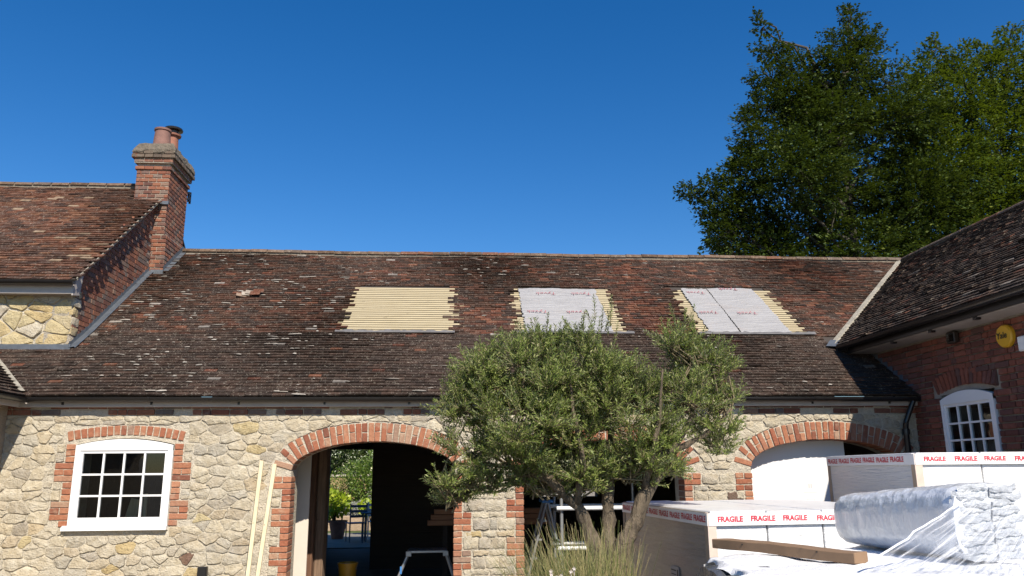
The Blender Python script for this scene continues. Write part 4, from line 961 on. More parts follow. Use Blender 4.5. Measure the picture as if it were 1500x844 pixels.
MT['lime_leaf'] = leaf_mat('lime_leaf', [(0, (.022, .042, .007)), (.5, (.05, .085, .013)), (.85, (.10, .14, .02)), (1, (.22, .24, .04))], None, (.18, .25, .012), .2, .55, .18)
big_tree('beech_tree', 'tall dark green broadleaf tree behind the barn ridge, reaching left over the roof', (14.2, BY, 0), lob1, bmap, 185000, MT['beech_leaf'], 8, .12)
lob2 = [LB(1345, 170, 45), LB(1365, 110, 28), LB(1378, 70, 16), LB(1382, 52, 8), LB(1400, 150, 50), LB(1420, 90, 24), LB(1430, 60, 9), LB(1445, 200, 65), LB(1470, 100, 32), LB(1490, 65, 22), LB(1500, 35, 12), LB(1515, 140, 60), LB(1380, 260, 75), LB(1470, 290, 80), LB(1540, 260, 80), LB(1330, 230, 45), LB(1350, 340, 70), LB(1440, 350, 70), LB(1590, 180, 70), LB(1560, 80, 40), LB(1345, 120, 14), LB(1405, 100, 16), LB(1455, 85, 14)]
big_tree('lime_tree', 'lighter green broadleaf tree behind the brick wing roof at the right edge', (21.5, BY+1.5, 0), lob2, lambda l: (bmap(l)[0], bmap(l)[1]+.8, bmap(l)[2]), 150000, MT['lime_leaf'], 9, .12)

# ================================================================== BUILDER'S MATERIALS
t = NT('white_wrap'); n = t.noise(5, 5, t.mapped((1, 1, 3))); MT['wrapwhite'] = None
c = t.mix(t.fr(n, .3, .7), (.70, .70, .70), (.80, .80, .80)); t.bump(n, .02); n4 = t.noise(2.6, 5, t.mapped((2.5, 2.5, 9)), .65); c = t.mix(t.math('MULTIPLY', t.fr(n4, .55, .75), .35), c, (.52, .51, .50)); MT['wrapwhite'] = t.set(c, .3)
t = NT('filmed_cardboard'); v = t.mapped((1.5, 1.5, 24)); n = t.noise(2.4, 6, v, .65); n2 = t.noise(3, 4)
c = t.mix(t.fr(n, .25, .75), (.33, .285, .24), (.46, .41, .36)); t.bump(n, .035); MT['filmcard'] = t.set(c, .28, Coat_Weight=.5, Coat_Roughness=.15)
t = NT('film_grey'); v = t.mapped((1.5, 1.5, 24)); n = t.noise(2.4, 6, v, .65)
c = t.mix(t.fr(n, .25, .75), (.74, .73, .72), (.82, .81, .80)); t.bump(n, .03); MT['filmgrey'] = t.set(c, .28, Coat_Weight=.5, Coat_Roughness=.15)
MT['card'] = plain('cardboard', (.42, .31, .22), .85, .15, 12)
MT['cardpale'] = plain('pale_cardboard', (.60, .49, .41), .85, .12, 12)
MT['tape'] = plain('white_tape', (.78, .77, .77), .35, .04)
MT['tapered'] = plain('red_ink', (.55, .035, .06), .4, .15, 40)
FR = text_mesh('FRAGILE', .062, 0, 0, .0022)
def frame_m(o, xd, yd):
    x, y = Vector(xd).normalized(), Vector(yd).normalized(); z = x.cross(y)
    return Matrix(((x.x, y.x, z.x, o[0]), (x.y, y.y, z.y, o[1]), (x.z, y.z, z.z, o[2]), (0, 0, 0, 1)))
def crate_load(name, label, loc, rz, sx, sy, z0, z1, panels, facemat, group):
    """pallet of upright white-wrapped boards: local x to the right, y back; front at y=0, left face at x=0"""
    T = thing(name, label, 'pallet load', (loc[0], loc[1], 0), group); M_ = Matrix.Translation((loc[0], loc[1], 0)) @ Matrix.Rotation(rz, 4, 'Z')
    rg_ = random.Random(int(sx*100)); g = .012; w = (sx-.05)/panels
    for i in range(panels):
        x0 = .028+i*w; dz = rg_.uniform(-.004, .004); mb = MB().box(x0, x0+w-g, .012+rg_.uniform(-.002, .003), sy-.012, z0, z1+dz, M_); mb.obj('board_pack', MT['wrapwhite'], T, .006)
    MB().box(.0, .0275, .04, sy, z0, z1-.004, M_).obj('side_wrap', MT[facemat], T, .004)
    for (a0, a1, b0, b1, nm) in ((-.006, .0, -.004, .055, 'card'), (-.006, .06, -.010, -.004, 'cardpale')): MB().box(a0, a1, b0, b1, z0, z1-.01, M_).obj('corner_post', MT[nm], T)
    MB().box(-.006, -.0, sy-.06, sy, z0, z1-.01, M_).obj('corner_post', MT['card'], T)
    bw = .088
    tp = MB().box(.0, sx, -.0145, -.0115, z1-bw-.012, z1-.012, M_).box(-.0105, -.0075, -.0145, sy, z1-bw-.012, z1-.012, M_).obj('tape', MT['tape'], T)
    k = .17
    while k < sx-.1:
        o = M_ @ Vector((k, -.0165, z1-bw/2-.012+rg_.uniform(-.003, .003))); lettering(tp, FR, frame_m(o, M_.to_3x3() @ Vector((1, 0, rg_.uniform(-.02, .02))), (0, 0, 1)) @ Matrix.Scale(rg_.uniform(.8, .88), 4), MT['tapered']); k += rg_.uniform(.245, .30)
    k = sy-.15
    while k > .1:
        o = M_ @ Vector((-.0125, k, z1-bw/2-.012+rg_.uniform(-.003, .003))); lettering(tp, FR, frame_m(o, M_.to_3x3() @ Vector((0, -1, 0)), (0, 0, 1)), MT['tapered']); k -= .26
    for x in (.1, sx/2, sx-.1): MB().box(x-.05, x+.05, .02, sy-.02, .02, .12, M_).obj('pallet_block', MT['brownwood'], T)
    MB().box(.0, sx, .0, sy, .1205, z0-.003, M_).obj('pallet_deck', MT['brownwood'], T)
    return T, M_
fb, FM = crate_load('pallet_load', 'nearer pallet of white-wrapped boards with FRAGILE tape, brown side towards the olive tree', (1.885, -4.22), R(5), 1.85, 2.10, .18, 1.39, 4, 'filmcard', 'pallets of boards bound with tape')
bb, BM_ = crate_load('pallet_load', 'taller pallet of white-wrapped boards with FRAGILE tape, behind the silver bale', (3.93, -3.55), R(-2), 1.75, 1.72, .18, 1.822, 3, 'filmgrey', 'pallets of boards bound with tape')
# small printed label on the brown side
lb = MB(); 
lb.box(-.0115, -.0085, .62, .80, .80, .93, FM).obj('label', plain('label_paper', (.45, .41, .38), .6, .1), fb)
for y0, y1, za, zb in ((.635, .66, .82, .91), (.68, .79, .895, .905), (.68, .79, .865, .872), (.68, .76, .84, .847), (.68, .79, .82, .827)): MB().box(-.0125, -.0117, y0, y1, za, zb, FM).obj('label_print', MT['blackink'], fb.children[-1] if False else fb)
# white boards standing in the right-hand arch
t = NT('white_board'); n = t.noise(1.5, 3); MT['board'] = t.set(t.mix(n, (.74, .73, .71), (.80, .79, .77)), .5)
pb = thing('plasterboard_sheet', 'white board with faint grey print standing inside the right-hand arch', 'board', (4.5, .25, 0))
MB().box(3.86, 5.23, .235, .262, .04, 2.06).obj('sheet', MT['board'], pb, .003)
MT['faint'] = plain('faint_print', (.60, .58, .57), .6, .1)
mb = MB()
for x0, x1, z0, z1 in ((4.60, 4.80, 1.575, 1.58), (4.63, 4.77, 1.55, 1.553), (4.69, 4.71, 1.44, 1.50), (4.72, 4.74, 1.44, 1.50), (4.62, 4.80, 1.385, 1.392), (4.66, 4.76, 1.30, 1.305), (4.66, 4.665, 1.24, 1.30), (4.755, 4.76, 1.24, 1.30), (4.66, 4.76, 1.235, 1.24)): mb.box(x0, x1, .2335, .2348, z0, z1)
mb.obj('print', MT['faint'], pb)
p1 = thing('lining_board', 'pale board edge standing just inside the left jamb of the left arch', 'board', (-2.0, .95, 0))
MB().box(-2.2, -1.905, .94, .975, .035, 2.4).obj('sheet', plain('cream_board', (.62, .55, .47), .6, .05), p1, .003)
# stack under white sheeting
ST = 1.2
stk = thing('sheeted_stack', 'stack of goods under crumpled white plastic sheeting in the right foreground', 'stack', (2.6, -6.2, 0))
SA, SB_ = Vector((1.42, -5.42)), Vector((1.10, -7.3)); 
def sheet_h(x, y): return ST-.004+.007*math.sin(x*9+y*5)+.006*math.sin(x*5-y*11+1)+.003*math.sin(x*27+y*19)+.002*math.sin(y*41+x*9)
nx, ny = 110, 90; V = []
E0, E1, E2, E3 = Vector((1.50, -5.36)), Vector((3.9, -4.25)), Vector((4.3, -7.3)), Vector((1.30, -7.3)); rs = random.Random(6)
for j in range(ny+1):
    for i in range(nx+1):
        a, b_ = i/nx, j/ny; p = E0.lerp(E1, a).lerp(E3.lerp(E2, a), b_); h = sheet_h(p.x, p.y)+rs.uniform(0, .0015); ed = min(a, 1-a, b_, 1-b_)
        if ed == 0: h -= .18; p = p+(p-Vector((2.6, -6.2))).normalized()*.02
        if i == 0: h += .14+.03*math.sin(b_*30); p = p+Vector((.04*math.sin(b_*22), 0))
        V.append((p.x, p.y, h))
me = bpy.data.meshes.new('sheeting'); me.from_pydata(V, [], [(j*(nx+1)+i, j*(nx+1)+i+1, (j+1)*(nx+1)+i+1, (j+1)*(nx+1)+i) for j in range(ny) for i in range(nx)]); smooth(me)
t = NT('white_sheeting'); n = t.noise(9, 6, rough=.7); n2 = t.noise(30, 5); t.bump(t.math('ADD', n, t.math('MULTIPLY', n2, .4)), .016); MT['sheeting'] = t.set((.82, .82, .82), .4); mobj('sheeting', me, MT['sheeting'], stk)
MT['foil'] = plain('dark_foil', (.16, .165, .18), .25, .4, 14, .02, 14, Metallic=.6)
def core(p0, p1, r_, ang0=0):
    P0, P1 = Vector(p0), Vector(p1); mb = MB(); mb.tube([P0, P0.lerp(P1, .02), P0.lerp(P1, .5), P1], [r_*.94, r_, r_, r_], 22); return mb
rgf = random.Random(2)
for k, (x, y, z, r_) in enumerate([(1.40, -5.62, ST-.125, .10), (1.36, -5.86, ST-.115, .10), (1.30, -6.1, ST-.12, .10), (1.36, -5.72, ST-.33, .10), (1.30, -5.98, ST-.33, .10)]):
    o = core((x, y, z), (x+2.0, y+.55, z), r_).obj('foil_roll', MT['foil'], stk, ang=40)
mb = MB().add([(1.5, -5.5, .0), (3.8, -4.4, .0), (4.2, -7.2, .0), (1.2, -7.2, .0), (1.5, -5.5, ST-.22), (3.8, -4.4, ST-.22), (4.2, -7.2, ST-.22), (1.2, -7.2, ST-.22)], [(0, 1, 5, 4), (1, 2, 6, 5), (2, 3, 7, 6), (3, 0, 4, 7), (4, 5, 6, 7)]); mb.obj('load_core', MT['wrapwhite'], stk)
# timber offcut
tb = thing('timber_offcut', 'weathered brown timber offcut lying on the white sheeting', 'timber', (1.87, -5.57, ST+.02))
d0, d1 = Vector((1.625, -5.09)), Vector((2.085, -5.99)); ax = (d1-d0); Lm = ax.length; ax.normalize()
M_ = Matrix.Translation((d0.x, d0.y, ST+.016)) @ Matrix.Rotation(math.atan2(ax.y, ax.x), 4, 'Z')
V = []; n = 14; rt_ = random.Random(8)
for i in range(n+1):
    x = Lm*i/n
    for (y, z) in ((0, 0), (0, .056), (.115, .056), (.115, 0)): V.append(M_ @ Vector((x, y+rt_.uniform(-.002, .002), z+rt_.uniform(-.0025, .0025)+.004*math.sin(x*5))))
me = MB().add(V, [(4*i+j, 4*i+4+j, 4*i+4+(j+1) % 4, 4*i+(j+1) % 4) for i in range(n) for j in range(4)]+[(0, 1, 2, 3), (4*n+3, 4*n+2, 4*n+1, 4*n)]).mesh('plank', .004); mobj('plank', me, wood('grey_brown_timber', (.17, .10, .055), (.30, .19, .11), .8), tb)
mb = MB(); 
for xx in (.25, .78): c = M_ @ Vector((xx, .0, .04)); mb.lathe([(.0, .003), (.006, .003), (.006, -.003)], c, 8)
mb.obj('nail_head', MT['gutter'], tb)
# silver bale
bale = thing('insulation_bale', 'large silver-grey bale of insulation wrapped in clear film, lying on the white sheeting', 'bale', (2.75, -5.5, ST))
p_back, p_front = Vector((2.72, -4.78)), Vector((2.87, -5.97)); ad = (p_front-p_back); AL = ad.length; ad.normalize(); sdv = Vector((-ad.y, ad.x)); 
def sect(th, hw, hh, pw):      # rounded-square section
    c, s_ = math.cos(th), math.sin(th); return hw*math.copysign(abs(c)**pw, c), hh*math.copysign(abs(s_)**pw, s_)
nS, nL_ = 96, 90; V = []; rbale = random.Random(12); ph = [rbale.uniform(0, 6.28) for _ in range(12)]
for i in range(nL_+1):
    a = i/nL_; hw = .20+.035*a; hh = .158+.048*a; endk = 1-.35*max(0, 1-a/.10)**2.2
    if a > .95: endk *= 1-.05*((a-.95)/.05)
    for j in range(nS):
        th = 2*math.pi*j/nS; x, z = sect(th, hw*endk, hh*endk, .62); wr = .0012*math.sin(a*50+2*math.sin(th*3)+ph[0])+.0012*math.sin(th*17+a*9)
        if z > 0: wr += .0035*max(0, math.sin(th))*abs(math.sin(a*30+math.sin(th*4)*1.5+math.sin(a*11)*2))**3
        f_ = 1+wr/max(.05, math.hypot(x, z)); p = p_back+ad*(AL*a)+sdv*(x*f_); V.append((p.x, p.y, ST+.008+hh+z*f_))
F_ = [(i*nS+j, i*nS+(j+1) % nS, (i+1)*nS+(j+1) % nS, (i+1)*nS+j) for i in range(nL_) for j in range(nS)]+[tuple(range(nS)), tuple(nL_*nS+j for j in range(nS))[::-1]]
t = NT('silver_film_lifted'); n = t.noise(1., 6, t.n('ShaderNodeAttribute', attribute_name='st').outputs['Vector'], .6); n2 = t.noise(14, 4)
c = t.mix(t.fr(n, .25, .75), (.66, .68, .72), (.84, .86, .88)); t.bump(t.math('ADD', n, t.math('MULTIPLY', n2, .15)), .010); MT['silver'] = t.set(c, .24, Metallic=.15, Coat_Weight=.4, Coat_Roughness=.1)  # side film colour lightened to offset the shade it lies in
t = NT('silver_end_dimmed'); n = t.noise(7, 6, t.mapped((1, 1, 4)), .65); n2 = t.noise(30, 5)
c = t.mix(t.fr(n, .3, .7), (.36, .38, .41), (.50, .52, .55)); t.bump(t.math('ADD', n, n2), .02); MT['silver_end_dimmed'] = t.set(c, .35, Metallic=.1)  # end colour darkened to hold back the sun falling on this face
me = bpy.data.meshes.new('wrap'); me.from_pydata(V, [], F_); st_attr(me, [(i*.33, 3*math.cos(2*math.pi*j/nS), 3*math.sin(2*math.pi*j/nS)) for i in range(nL_+1) for j in range(nS)]); smooth(me, 60); mobj('wrap', me, MT['silver'], bale)
# layered end face
lay_n = 10
for side in (0, 1):
    for k in range(lay_n):
        z0 = -.195+k*.39/lay_n; hwl = .222*(1-max(0, (abs(z0+.024)-.12)/.095)**2*.42); x0, x1 = ((-hwl, -.006) if side == 0 else (.004, hwl)); n = 22; V = []
        for i in range(n+1):
            xx = x0+(x1-x0)*i/n
            for (q, w_) in ((0, .0), (.3, .004), (.75, .005), (1., .001)): 
                zz = z0+q*(.39/lay_n-.0015)+.006*math.sin(xx*23+k*1.7)+.004*math.sin(xx*61+k); out = .012+w_+.008*math.sin(xx*17+k*2.1)+rbale.uniform(-.003, .003)-.03*(xx/.22)**4
                p = p_front+ad*out+sdv*xx; V.append((p.x, p.y, ST+.008+.206+zz*1.0))
        me = bpy.data.meshes.new('layer'); me.from_pydata(V, [], [(4*i+j, 4*i+4+j, 4*i+5+j, 4*i+1+j) for i in range(n) for j in range(3)]); smooth(me); mobj('layer', me, MT['silver_end_dimmed'], bale)
# loose clear film pulled over the end of the bale
t = NT('clear_film'); nz = t.noise(1., 5, t.n('ShaderNodeAttribute', attribute_name='st').outputs['Vector'], .6); d_ = t.n('ShaderNodeBsdfPrincipled', {'Base Color': (.85, .86, .88, 1), 'Roughness': .15}); tr = t.n('ShaderNodeBsdfTransparent', {'Color': (.97, .98, 1)})
bmpn = t.n('ShaderNodeBump', {'Height': nz, 'Distance': .04}); t.t.links.new(bmpn.outputs[0], d_.inputs['Normal'])
ms = t.n('ShaderNodeMixShader', {0: t.fr(nz, .48, .70, .08, .85), 1: tr.outputs[0], 2: d_.outputs[0]}); t.t.links.new(ms.outputs[0], t.out.inputs['Surface']); MT['clear'] = t.m
cf = thing('loose_film', 'loose clear plastic film stretched from the bale end down to the sheeting', 'plastic film', (2.6, -6.2, ST))
q0, q1, q2, q3 = Vector((2.02, -6.18, ST+.02)), Vector((2.70, -6.03, ST+.33)), Vector((3.15, -6.03, ST+.20)), Vector((2.7, -6.55, ST+.03)); V = []; n = 40
for j in range(n+1):
    for i in range(n+1):
        a, b_ = i/n, j/n; p = q0.lerp(q1, a).lerp(q3.lerp(q2, a), b_); s_ = .006*math.sin(b_*24+a*2)*(.3+a)+.003*math.sin(b_*57+a*3); V.append((p.x, p.y-.02*math.sin(math.pi*b_)-s_*.6, p.z+s_-.045*math.sin(math.pi*a)*b_))
me = bpy.data.meshes.new('film'); me.from_pydata(V, [], [(j*(n+1)+i, j*(n+1)+i+1, (j+1)*(n+1)+i+1, (j+1)*(n+1)+i) for j in range(n) for i in range(n)]); st_attr(me, [(i/n*1.6, j/n*22, 0) for j in range(n+1) for i in range(n+1)]); smooth(me); mobj('film', me, MT['clear'], cf)
P, RR = wavy(q0, q1, .006, .004, rbale, 12, .006); m_ = MB().tube(P, RR, 8).mesh('film_edge'); smooth(m_); mobj('film_edge', m_, MT['sheeting'], cf)

# ================================================================== SMALL THINGS AT THE BARN
def lean(name, label, p0, p1, w, d):
    a, b = Vector(p0), Vector(p1); T = thing(name, label, 'batten', p0, 'pine battens leaning on the wall'); ax = (b-a).normalized(); sx = ax.cross(Vector((0, 1, 0))).normalized(); sy = sx.cross(ax)
    V = [e+sx*(i*w/2)+sy*(j*d/2) for e in (a, b) for (i, j) in ((-1, -1), (1, -1), (1, 1), (-1, 1))]; o = MB().add(V, [(0, 1, 2, 3), (7, 6, 5, 4), (0, 4, 5, 1), (1, 5, 6, 2), (2, 6, 7, 3), (3, 7, 4, 0)]).obj('length_of_pine', MT['pine'], T, .002)
    a2 = a.lerp(b, .6); MB().add([a2+sx*w*.1+sy*(-d/2-.001), a2+sx*w*.3+sy*(-d/2-.001), a2+ax*.02+sx*w*.2+sy*(-d/2-.001)], [(0, 1, 2)]).obj('knot', MT['oldwood'], T)
lean('pine_batten', 'pale pine batten leaning on the stone wall, further from the arch', (-2.385, -.30, 0), (-2.335, -.045, 1.84), .045, .03)
lean('pine_batten', 'pale pine batten leaning on the stone wall, against the brick jamb', (-2.295, -.28, 0), (-2.175, -.045, 1.80), .045, .03)
so = thing('socket_box', 'small black outdoor socket box low on the stone wall', 'socket box', (-2.94, -.04, .5)); MB().box(-2.995, -2.885, -.09, -.02, .46, .615).obj('case', MT['gutter'], so, .008); MB().box(-2.985, -2.895, -.098, -.0905, .49, .605).obj('flap', MT['gutter'], so)
# timber post, and a dark partition added to keep the interior black
po = thing('oak_post', 'reddish timber post beside the lit doorway inside the left arch', 'post', (-2.05, 1.6, 0))
MB().box(-2.16, -1.93, 1.5, 1.72, .031, 2.62).obj('post', MT['oldwood'], po, .01); MB().box(-1.928, -1.80, 1.62, 1.95, .031, 2.6).obj('lining', wood('rough_oak', (.11, .07, .045), (.25, .16, .10), .85, (1, 1, 0)), po, .02)
pt = thing('shade_fill_partition', 'dark board partition added to keep the barn interior black right of the doorway', 'partition', (0, 4.4, 0))
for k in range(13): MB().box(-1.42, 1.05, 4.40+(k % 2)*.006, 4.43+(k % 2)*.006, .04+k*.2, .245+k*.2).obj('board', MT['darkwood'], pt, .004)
bp = thing('timber_bundle', 'brown timber planks lying across trestles inside the barn behind the stone pier', 'timber', (.6, 3.0, .85))
for k in range(3): MB().box(-.38+.05*k, 1.55-.03*k, 2.85+.02*k, 3.2, .86+k*.083, .94+k*.083).obj('plank', wood('stored_plank', (.20, .085, .04), (.32, .15, .07), .7, (0, 1, 1)), bp, .004)
for x in (-.1, 1.2): MB().box(x-.04, x+.04, 2.9, 3.15, .031, .858).obj('trestle', MT['darkwood'], bp)
# work platform
MT['alu'] = plain('dull_aluminium', (.36, .37, .38), .38, .15, 20, Metallic=.6)
hp_ = thing('work_platform', 'folding aluminium hop-up work platform standing inside the left arch', 'platform', (-.34, 1.75, 0))
MB().box(-.62, -.06, 1.55, 1.95, .575, .61).obj('deck', MT['alu'], hp_, .006)
for sx_, xa, xb in ((-1, -.60, -.83), (1, -.08, .10)):
    for y in (1.58, 1.92):
        lg = MB().tube([(xa, y, .575), (xb, y, .04)], .022, 8).obj('leg', MT['alu'], hp_); MB().box(xb-.03, xb+.03, y-.03, y+.03, .031, .055).obj('foot', MT['gutter'], lg)
    MB().tube([(xa*.4+xb*.6, 1.58, .255), (xa*.4+xb*.6, 1.92, .255)], .016, 8).obj('rung', MT['alu'], hp_); MB().box(xa-.04, xa+.04, 1.545, 1.57, .53, .60).obj('hinge', MT['alu'], hp_, .006)
MT['blueprint'] = plain('blue_sticker', (.05, .2, .5), .5, .1); MB().box(-.715, -.69, 1.551, 1.556, .30, .40).obj('sticker', MT['blueprint'], hp_)
MT['bucketp'] = plain('yellow_plastic', (.55, .27, .02), .4, .15, 8)
bk = thing('yellow_bucket', 'orange-yellow plastic bucket on the floor inside the left arch', 'bucket', (-1.57, 2.6, .03))
MB().lathe([(.0, .003), (.115, .003), (.145, .30), (.158, .302), (.158, .325), (.142, .327), (.112, .02), (.0, .018)], (-1.57, 2.6, .03), 24).obj('pail', MT['bucketp'], bk, ang=40)
MB().tube([(-1.57+.155*math.cos(a), 2.6-.05*math.sin(a)-.03, .33-.11*math.sin(a)) for a in [math.pi*i/12 for i in range(13)]], .004, 6).obj('handle', MT['alu'], bk)
# scaffold tower
sc_ = thing('scaffold_tower', 'white tubular scaffold tower standing inside the middle arch behind the olive', 'scaffold', (2, .9, 0))
MT['tubewhite'] = plain('pale_tube', (.74, .75, .75), .35, .08, 20)
for x in (1.47, 2.62):
    for y in (.75, 1.5): up_ = MB().tube([(x, y, .05), (x, y, 1.62)], .024, 12).obj('standard', MT['alu'], sc_, ang=40); MB().lathe([(.05, 0), (.05, .02), (.03, .025)], (x, y, .031), 12).obj('base_plate', MT['alu'], up_)
    for z in (.35, .75, 1.15): MB().tube([(x, .75, z), (x, 1.5, z)], .02, 10).obj('rung', MT['alu'], sc_, ang=40)
for y in (.75, 1.5):
    for z in (.69, 1.20): MB().tube([(1.40, y-.052, z), (2.72, y-.052, z)], .028, 12).obj('ledger', MT['tubewhite'], sc_, ang=40)
st_ = thing('step_ladder', 'aluminium step ladder with blue top inside the middle arch', 'ladder', (1.25, 1.4, 0))
for y in (1.3, 1.7): 
    MB().tube([(1.0, y, .04), (1.33, y, 1.25)], .02, 8).obj('stile', MT['alu'], st_); MB().tube([(1.62, y, .04), (1.36, y, 1.25)], .02, 8).obj('stile', MT['alu'], st_)
for k in range(4): MB().box(1.02+k*.072, 1.12+k*.072, 1.3, 1.7, .24+k*.25, .265+k*.25).obj('tread', MT['alu'], st_)
MB().box(1.27, 1.43, 1.27, 1.73, 1.25, 1.29).obj('top_cap', MT['blueprint'], st_, .008)
# leaning planks seen in the left window
lp = thing('leaning_plank', 'pale timber plank leaning inside behind the left window', 'plank', (-3.95, 1.2, 0))
M_ = Matrix.Translation((-4.14, .50, .8)) @ Matrix.Rotation(R(14), 4, 'Y'); MB().box(-.06, .07, 0, .03, -.75, .60, M_).obj('plank', MT['pine'], lp); MB().box(-3.90, -3.86, .50, .53, .05, 1.45).obj('batten', MT['pine'], lp)

# ================================================================== ORNAMENTAL GRASS
og = thing('feather_grass', 'clump of tall straw and green feather grass under the olive tree', 'grass', (1.1, -3.95, 0))
MT['straw'] = leaf_mat('straw_blade', [(0, (.06, .10, .018)), (.35, (.13, .16, .035)), (.65, (.27, .24, .09)), (1, (.42, .33, .17))], None, (.3, .26, .1), .3, .6)
V, F_ = [], []; rg_ = random.Random(14)
for k in range(2300):
    cx = rg_.choice([(.76, -3.9), (.90, -4.0), (1.03, -3.9), (1.16, -4.05), (1.25, -3.85), (1.0, -4.1)]); x, y = cx[0]+rg_.gauss(0, .07), cx[1]+rg_.gauss(0, .06); az = rg_.gauss(0, 1.); L_ = rg_.uniform(.70, 1.2) if rg_.random() < .93 else rg_.uniform(1.2, 1.38); ln = rg_.uniform(.08, .55)
    dx, dy = (math.sin(az)-.25)*ln*(.7 if az > 0 else 1), math.cos(az)*ln*.6-.05; w = rg_.uniform(.0014, .0032); b0 = len(V); n = 6; droop = rg_.uniform(.15, .8)
    for i in range(n+1):
        s_ = i/n; px, py, pz = x+dx*s_**1.7, y+dy*s_**1.7, L_*(s_-droop*.22*ln*s_**3.2); ww = w*(1-s_*.7)
        V += [(px-ww, py, pz), (px+ww, py, pz)]
        if i: F_.append((b0+2*i-2, b0+2*i-1, b0+2*i+1, b0+2*i))
mobj('blades', fast_mesh('blades', V, F_), MT['straw'], og, kind='stuff')
MT['petal'] = plain('pale_petal', (.65, .58, .55), .7, .2, 30)
fl_ = thing('white_flowers', 'few small whitish flowers at the foot of the grass', 'flowers', (.75, -4.1, 0))
V, F_ = [], []
for k in range(7):
    x, y, z = .70+rg_.random()*.25, -4.15+rg_.random()*.1, .90+rg_.random()*.10
    m = MB()
    for j in range(6): a = j*math.pi/3; m.add([(x, y, z), (x+.011*math.cos(a-.4), y-.006, z+.011*math.sin(a-.4)), (x+.016*math.cos(a), y-.012, z+.016*math.sin(a)), (x+.011*math.cos(a+.4), y-.006, z+.011*math.sin(a+.4))], [(0, 1, 2, 3)])
    m.tube([(x, y+.002, z), (x+.02, y+.03, .0)], .002, 4); m.obj('flower', MT['petal'], fl_)

# ================================================================== GARDEN BEYOND THE DOORWAY
def shrub(name, label, c, rx, ry, rz, n, size, mat, seed, cat='shrub', group=None, wide=.6):
    rn = np.random.default_rng(seed); T = thing(name, label, cat, (c[0], c[1], 0), group); d = unit(rn.normal(size=(n, 3))); r_ = rn.random(n)**.35
    P = np.array(c)+d*r_[:, None]*np.array([rx, ry, rz])*(1+.22*np.sin(d[:, :1]*5+seed)*np.cos(d[:, 2:]*4)); D = unit(d*.7+rn.normal(size=(n, 3))*.6+np.array([0, 0, .2])); N_ = unit(d*.5+np.array([0, -.3, .7])+rn.normal(size=(n, 3))*.5); L = size*rn.uniform(.6, 1.3, n)
    mobj('foliage', leaves_mesh('foliage', P, D, N_, L, L*wide, .12), mat, T, kind='stuff')
    mb = MB()
    for k in range(5): mb.tube([(c[0]+.03*k, c[1], 0), (c[0]+rn.normal()*rx*.4, c[1]+rn.normal()*ry*.3, c[2]+rz*.2)], [.03, .01], 5)
    mb.obj('stem', MT['beech_bark'], T); return T
MT['shrub_a'] = leaf_mat('dark_shrub', [(0, (.025, .045, .012)), (.6, (.05, .08, .02)), (1, (.10, .12, .04))], None, (.1, .16, .03), .25)
MT['shrub_b'] = leaf_mat('bright_shrub', [(0, (.05, .095, .012)), (.6, (.10, .17, .02)), (1, (.20, .26, .05))], None, (.2, .3, .03), .3)
MT['shrub_c'] = leaf_mat('lime_plant', [(0, (.16, .24, .01)), (.6, (.28, .36, .02)), (1, (.42, .46, .05))], None, (.4, .5, .03), .3)
MT['shrub_d'] = leaf_mat('silver_plant', [(0, (.22, .25, .18)), (.6, (.34, .36, .28)), (1, (.5, .42, .42))], None, (.2, .22, .15), .2)
shrub('garden_shrub', 'dark dense shrub behind the garden wall seen through the doorway', (-4.6, 20.5, 2.6), 1.6, 1.0, 1.7, 9000, .13, MT['shrub_a'], 1)
shrub('garden_shrub', 'tall dark green shrub at the top right of the doorway view', (-2.2, 21., 3.0), 1.7, 1.0, 2.0, 9000, .13, MT['shrub_a'], 2)
shrub('garden_shrub', 'bright green rounded shrub in the middle of the doorway view', (-2.75, 16.2, 1.25), .75, .6, 1.05, 6500, .075, MT['shrub_b'], 3)
shrub('garden_shrub', 'loose climbing rose against the garden wall in the doorway view', (-3.85, 17.2, 1.0), .8, .35, .75, 2600, .07, MT['shrub_b'], 4)
shrub('bedding_plant', 'low silvery bedding plants edging the border beyond the doorway', (-2.6, 14.6, .55), 1.2, .35, .25, 2600, .055, MT['shrub_d'], 5, 'plant')
shrub('potted_hosta', 'lime green leafy plant in a terracotta pot by the doorway', (-3.0, 11.2, .88), .38, .3, .32, 420, .13, MT['shrub_c'], 6, 'plant', None, .75)
MB().lathe([(.0, .03), (.15, .03), (.22, .42), (.245, .425), (.245, .48), (.21, .48), (.2, .4), (.0, .39)], (-2.92, 11.2, 0), 24).obj('pot', MT['terracotta'], bpy.data.objects['potted_hosta'], ang=40)
shrub('potted_hosta', 'smaller lime green plant behind the blue garden chair', (-2.15, 12.2, .75), .38, .25, .2, 260, .12, MT['shrub_c'], 7, 'plant', None, .75)
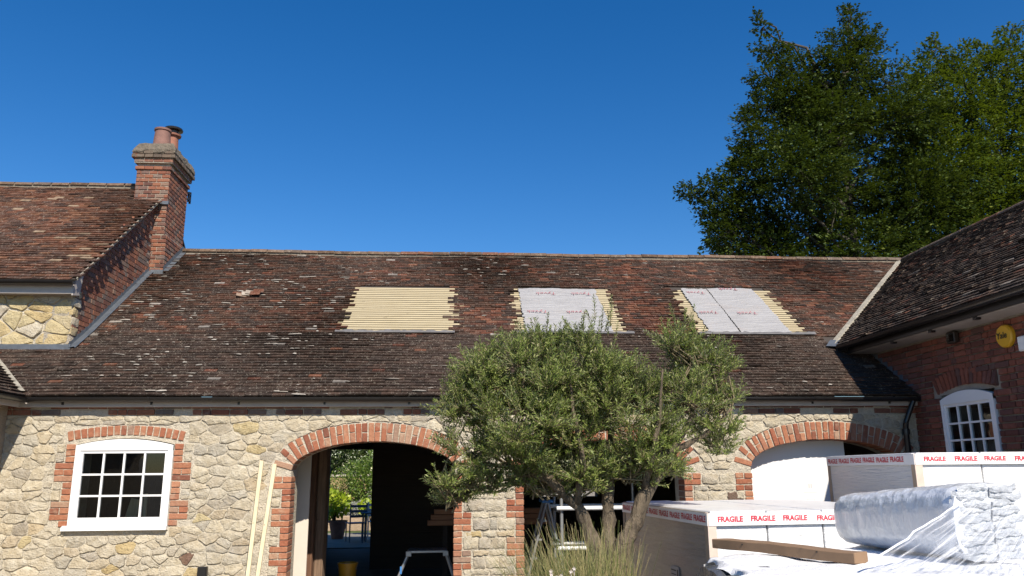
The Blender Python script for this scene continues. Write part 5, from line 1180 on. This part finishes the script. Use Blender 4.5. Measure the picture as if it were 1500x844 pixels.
gw = thing('garden_wall', 'low brick garden wall with pale coping beyond the doorway', 'wall', (-5, 18, 0)); MB().box(-12, -2.9, 18, 18.25, 0, 1.53).obj('brickwork', plain('golden_brickwork', (.36, .26, .13), .9, .35, 6, .02, 30), gw)
for k in range(15): MB().box(-12+k*.61, -11.4+k*.61, 17.95, 18.3, 1.532, 1.60).obj('coping', MT['mortar'], gw, .01)
br = thing('raised_bed', 'raised bed edge of warm stone beyond the doorway', 'planter', (-2, 14, 0)); MB().box(-6, 2, 13.8, 14.05, .02, .45).obj('edging', plain('bed_stone', (.34, .25, .17), .9, .3, 5, .02, 20), br, .02); MB().box(-6, 2, 14.052, 15.4, .02, .38).obj('soil', plain('soil', (.10, .065, .04), .95, .3, 9, .03, 20), br)
# garden table and chairs in the building's shade
MT['bluepaint'] = plain('slate_blue_paint', (.10, .16, .24), .5, .15, 8); MT['greypaint'] = plain('pale_grey_paint', (.55, .56, .58), .5, .1, 8)
def chair(label, x, y, rz, mat, group):
    T = thing('garden_chair', label, 'chair', (x, y, .024), group); M_ = Matrix.Translation((x, y, .024)) @ Matrix.Rotation(rz, 4, 'Z')
    MB().box(-.22, .22, -.22, .22, .43, .455, M_).obj('seat', mat, T, .008)
    for sx in (-.2, .2):
        for sy in (-.2, .2): MB().box(sx-.014, sx+.014, sy-.014, sy+.014, 0, .43, M_).obj('leg', mat, T)
        MB().box(sx-.014, sx+.014, .2, .228, .456, .92, M_).obj('back_post', mat, T)
    for z in (.58, .70, .82): MB().box(-.185, .185, .204, .222, z, z+.06, M_).obj('back_slat', mat, T)
chair('slate blue garden chair standing beside the table beyond the doorway', -2.35, 10.3, R(200), MT['bluepaint'], 'garden chairs beyond the doorway'); chair('pale grey garden chair behind the table beyond the doorway', -1.85, 10.9, R(160), MT['greypaint'], 'garden chairs beyond the doorway')
gt = thing('garden_table', 'slate blue garden table beyond the doorway', 'table', (-1.7, 10.2, .024)); MB().box(-2.2, -1.2, 9.85, 10.45, .70, .73).obj('table_top', MT['bluepaint'], gt, .006)
for x in (-2.14, -1.26):
    for y in (9.9, 10.4): MB().box(x-.02, x+.02, y-.02, y+.02, .024, .70).obj('leg', MT['bluepaint'], gt)
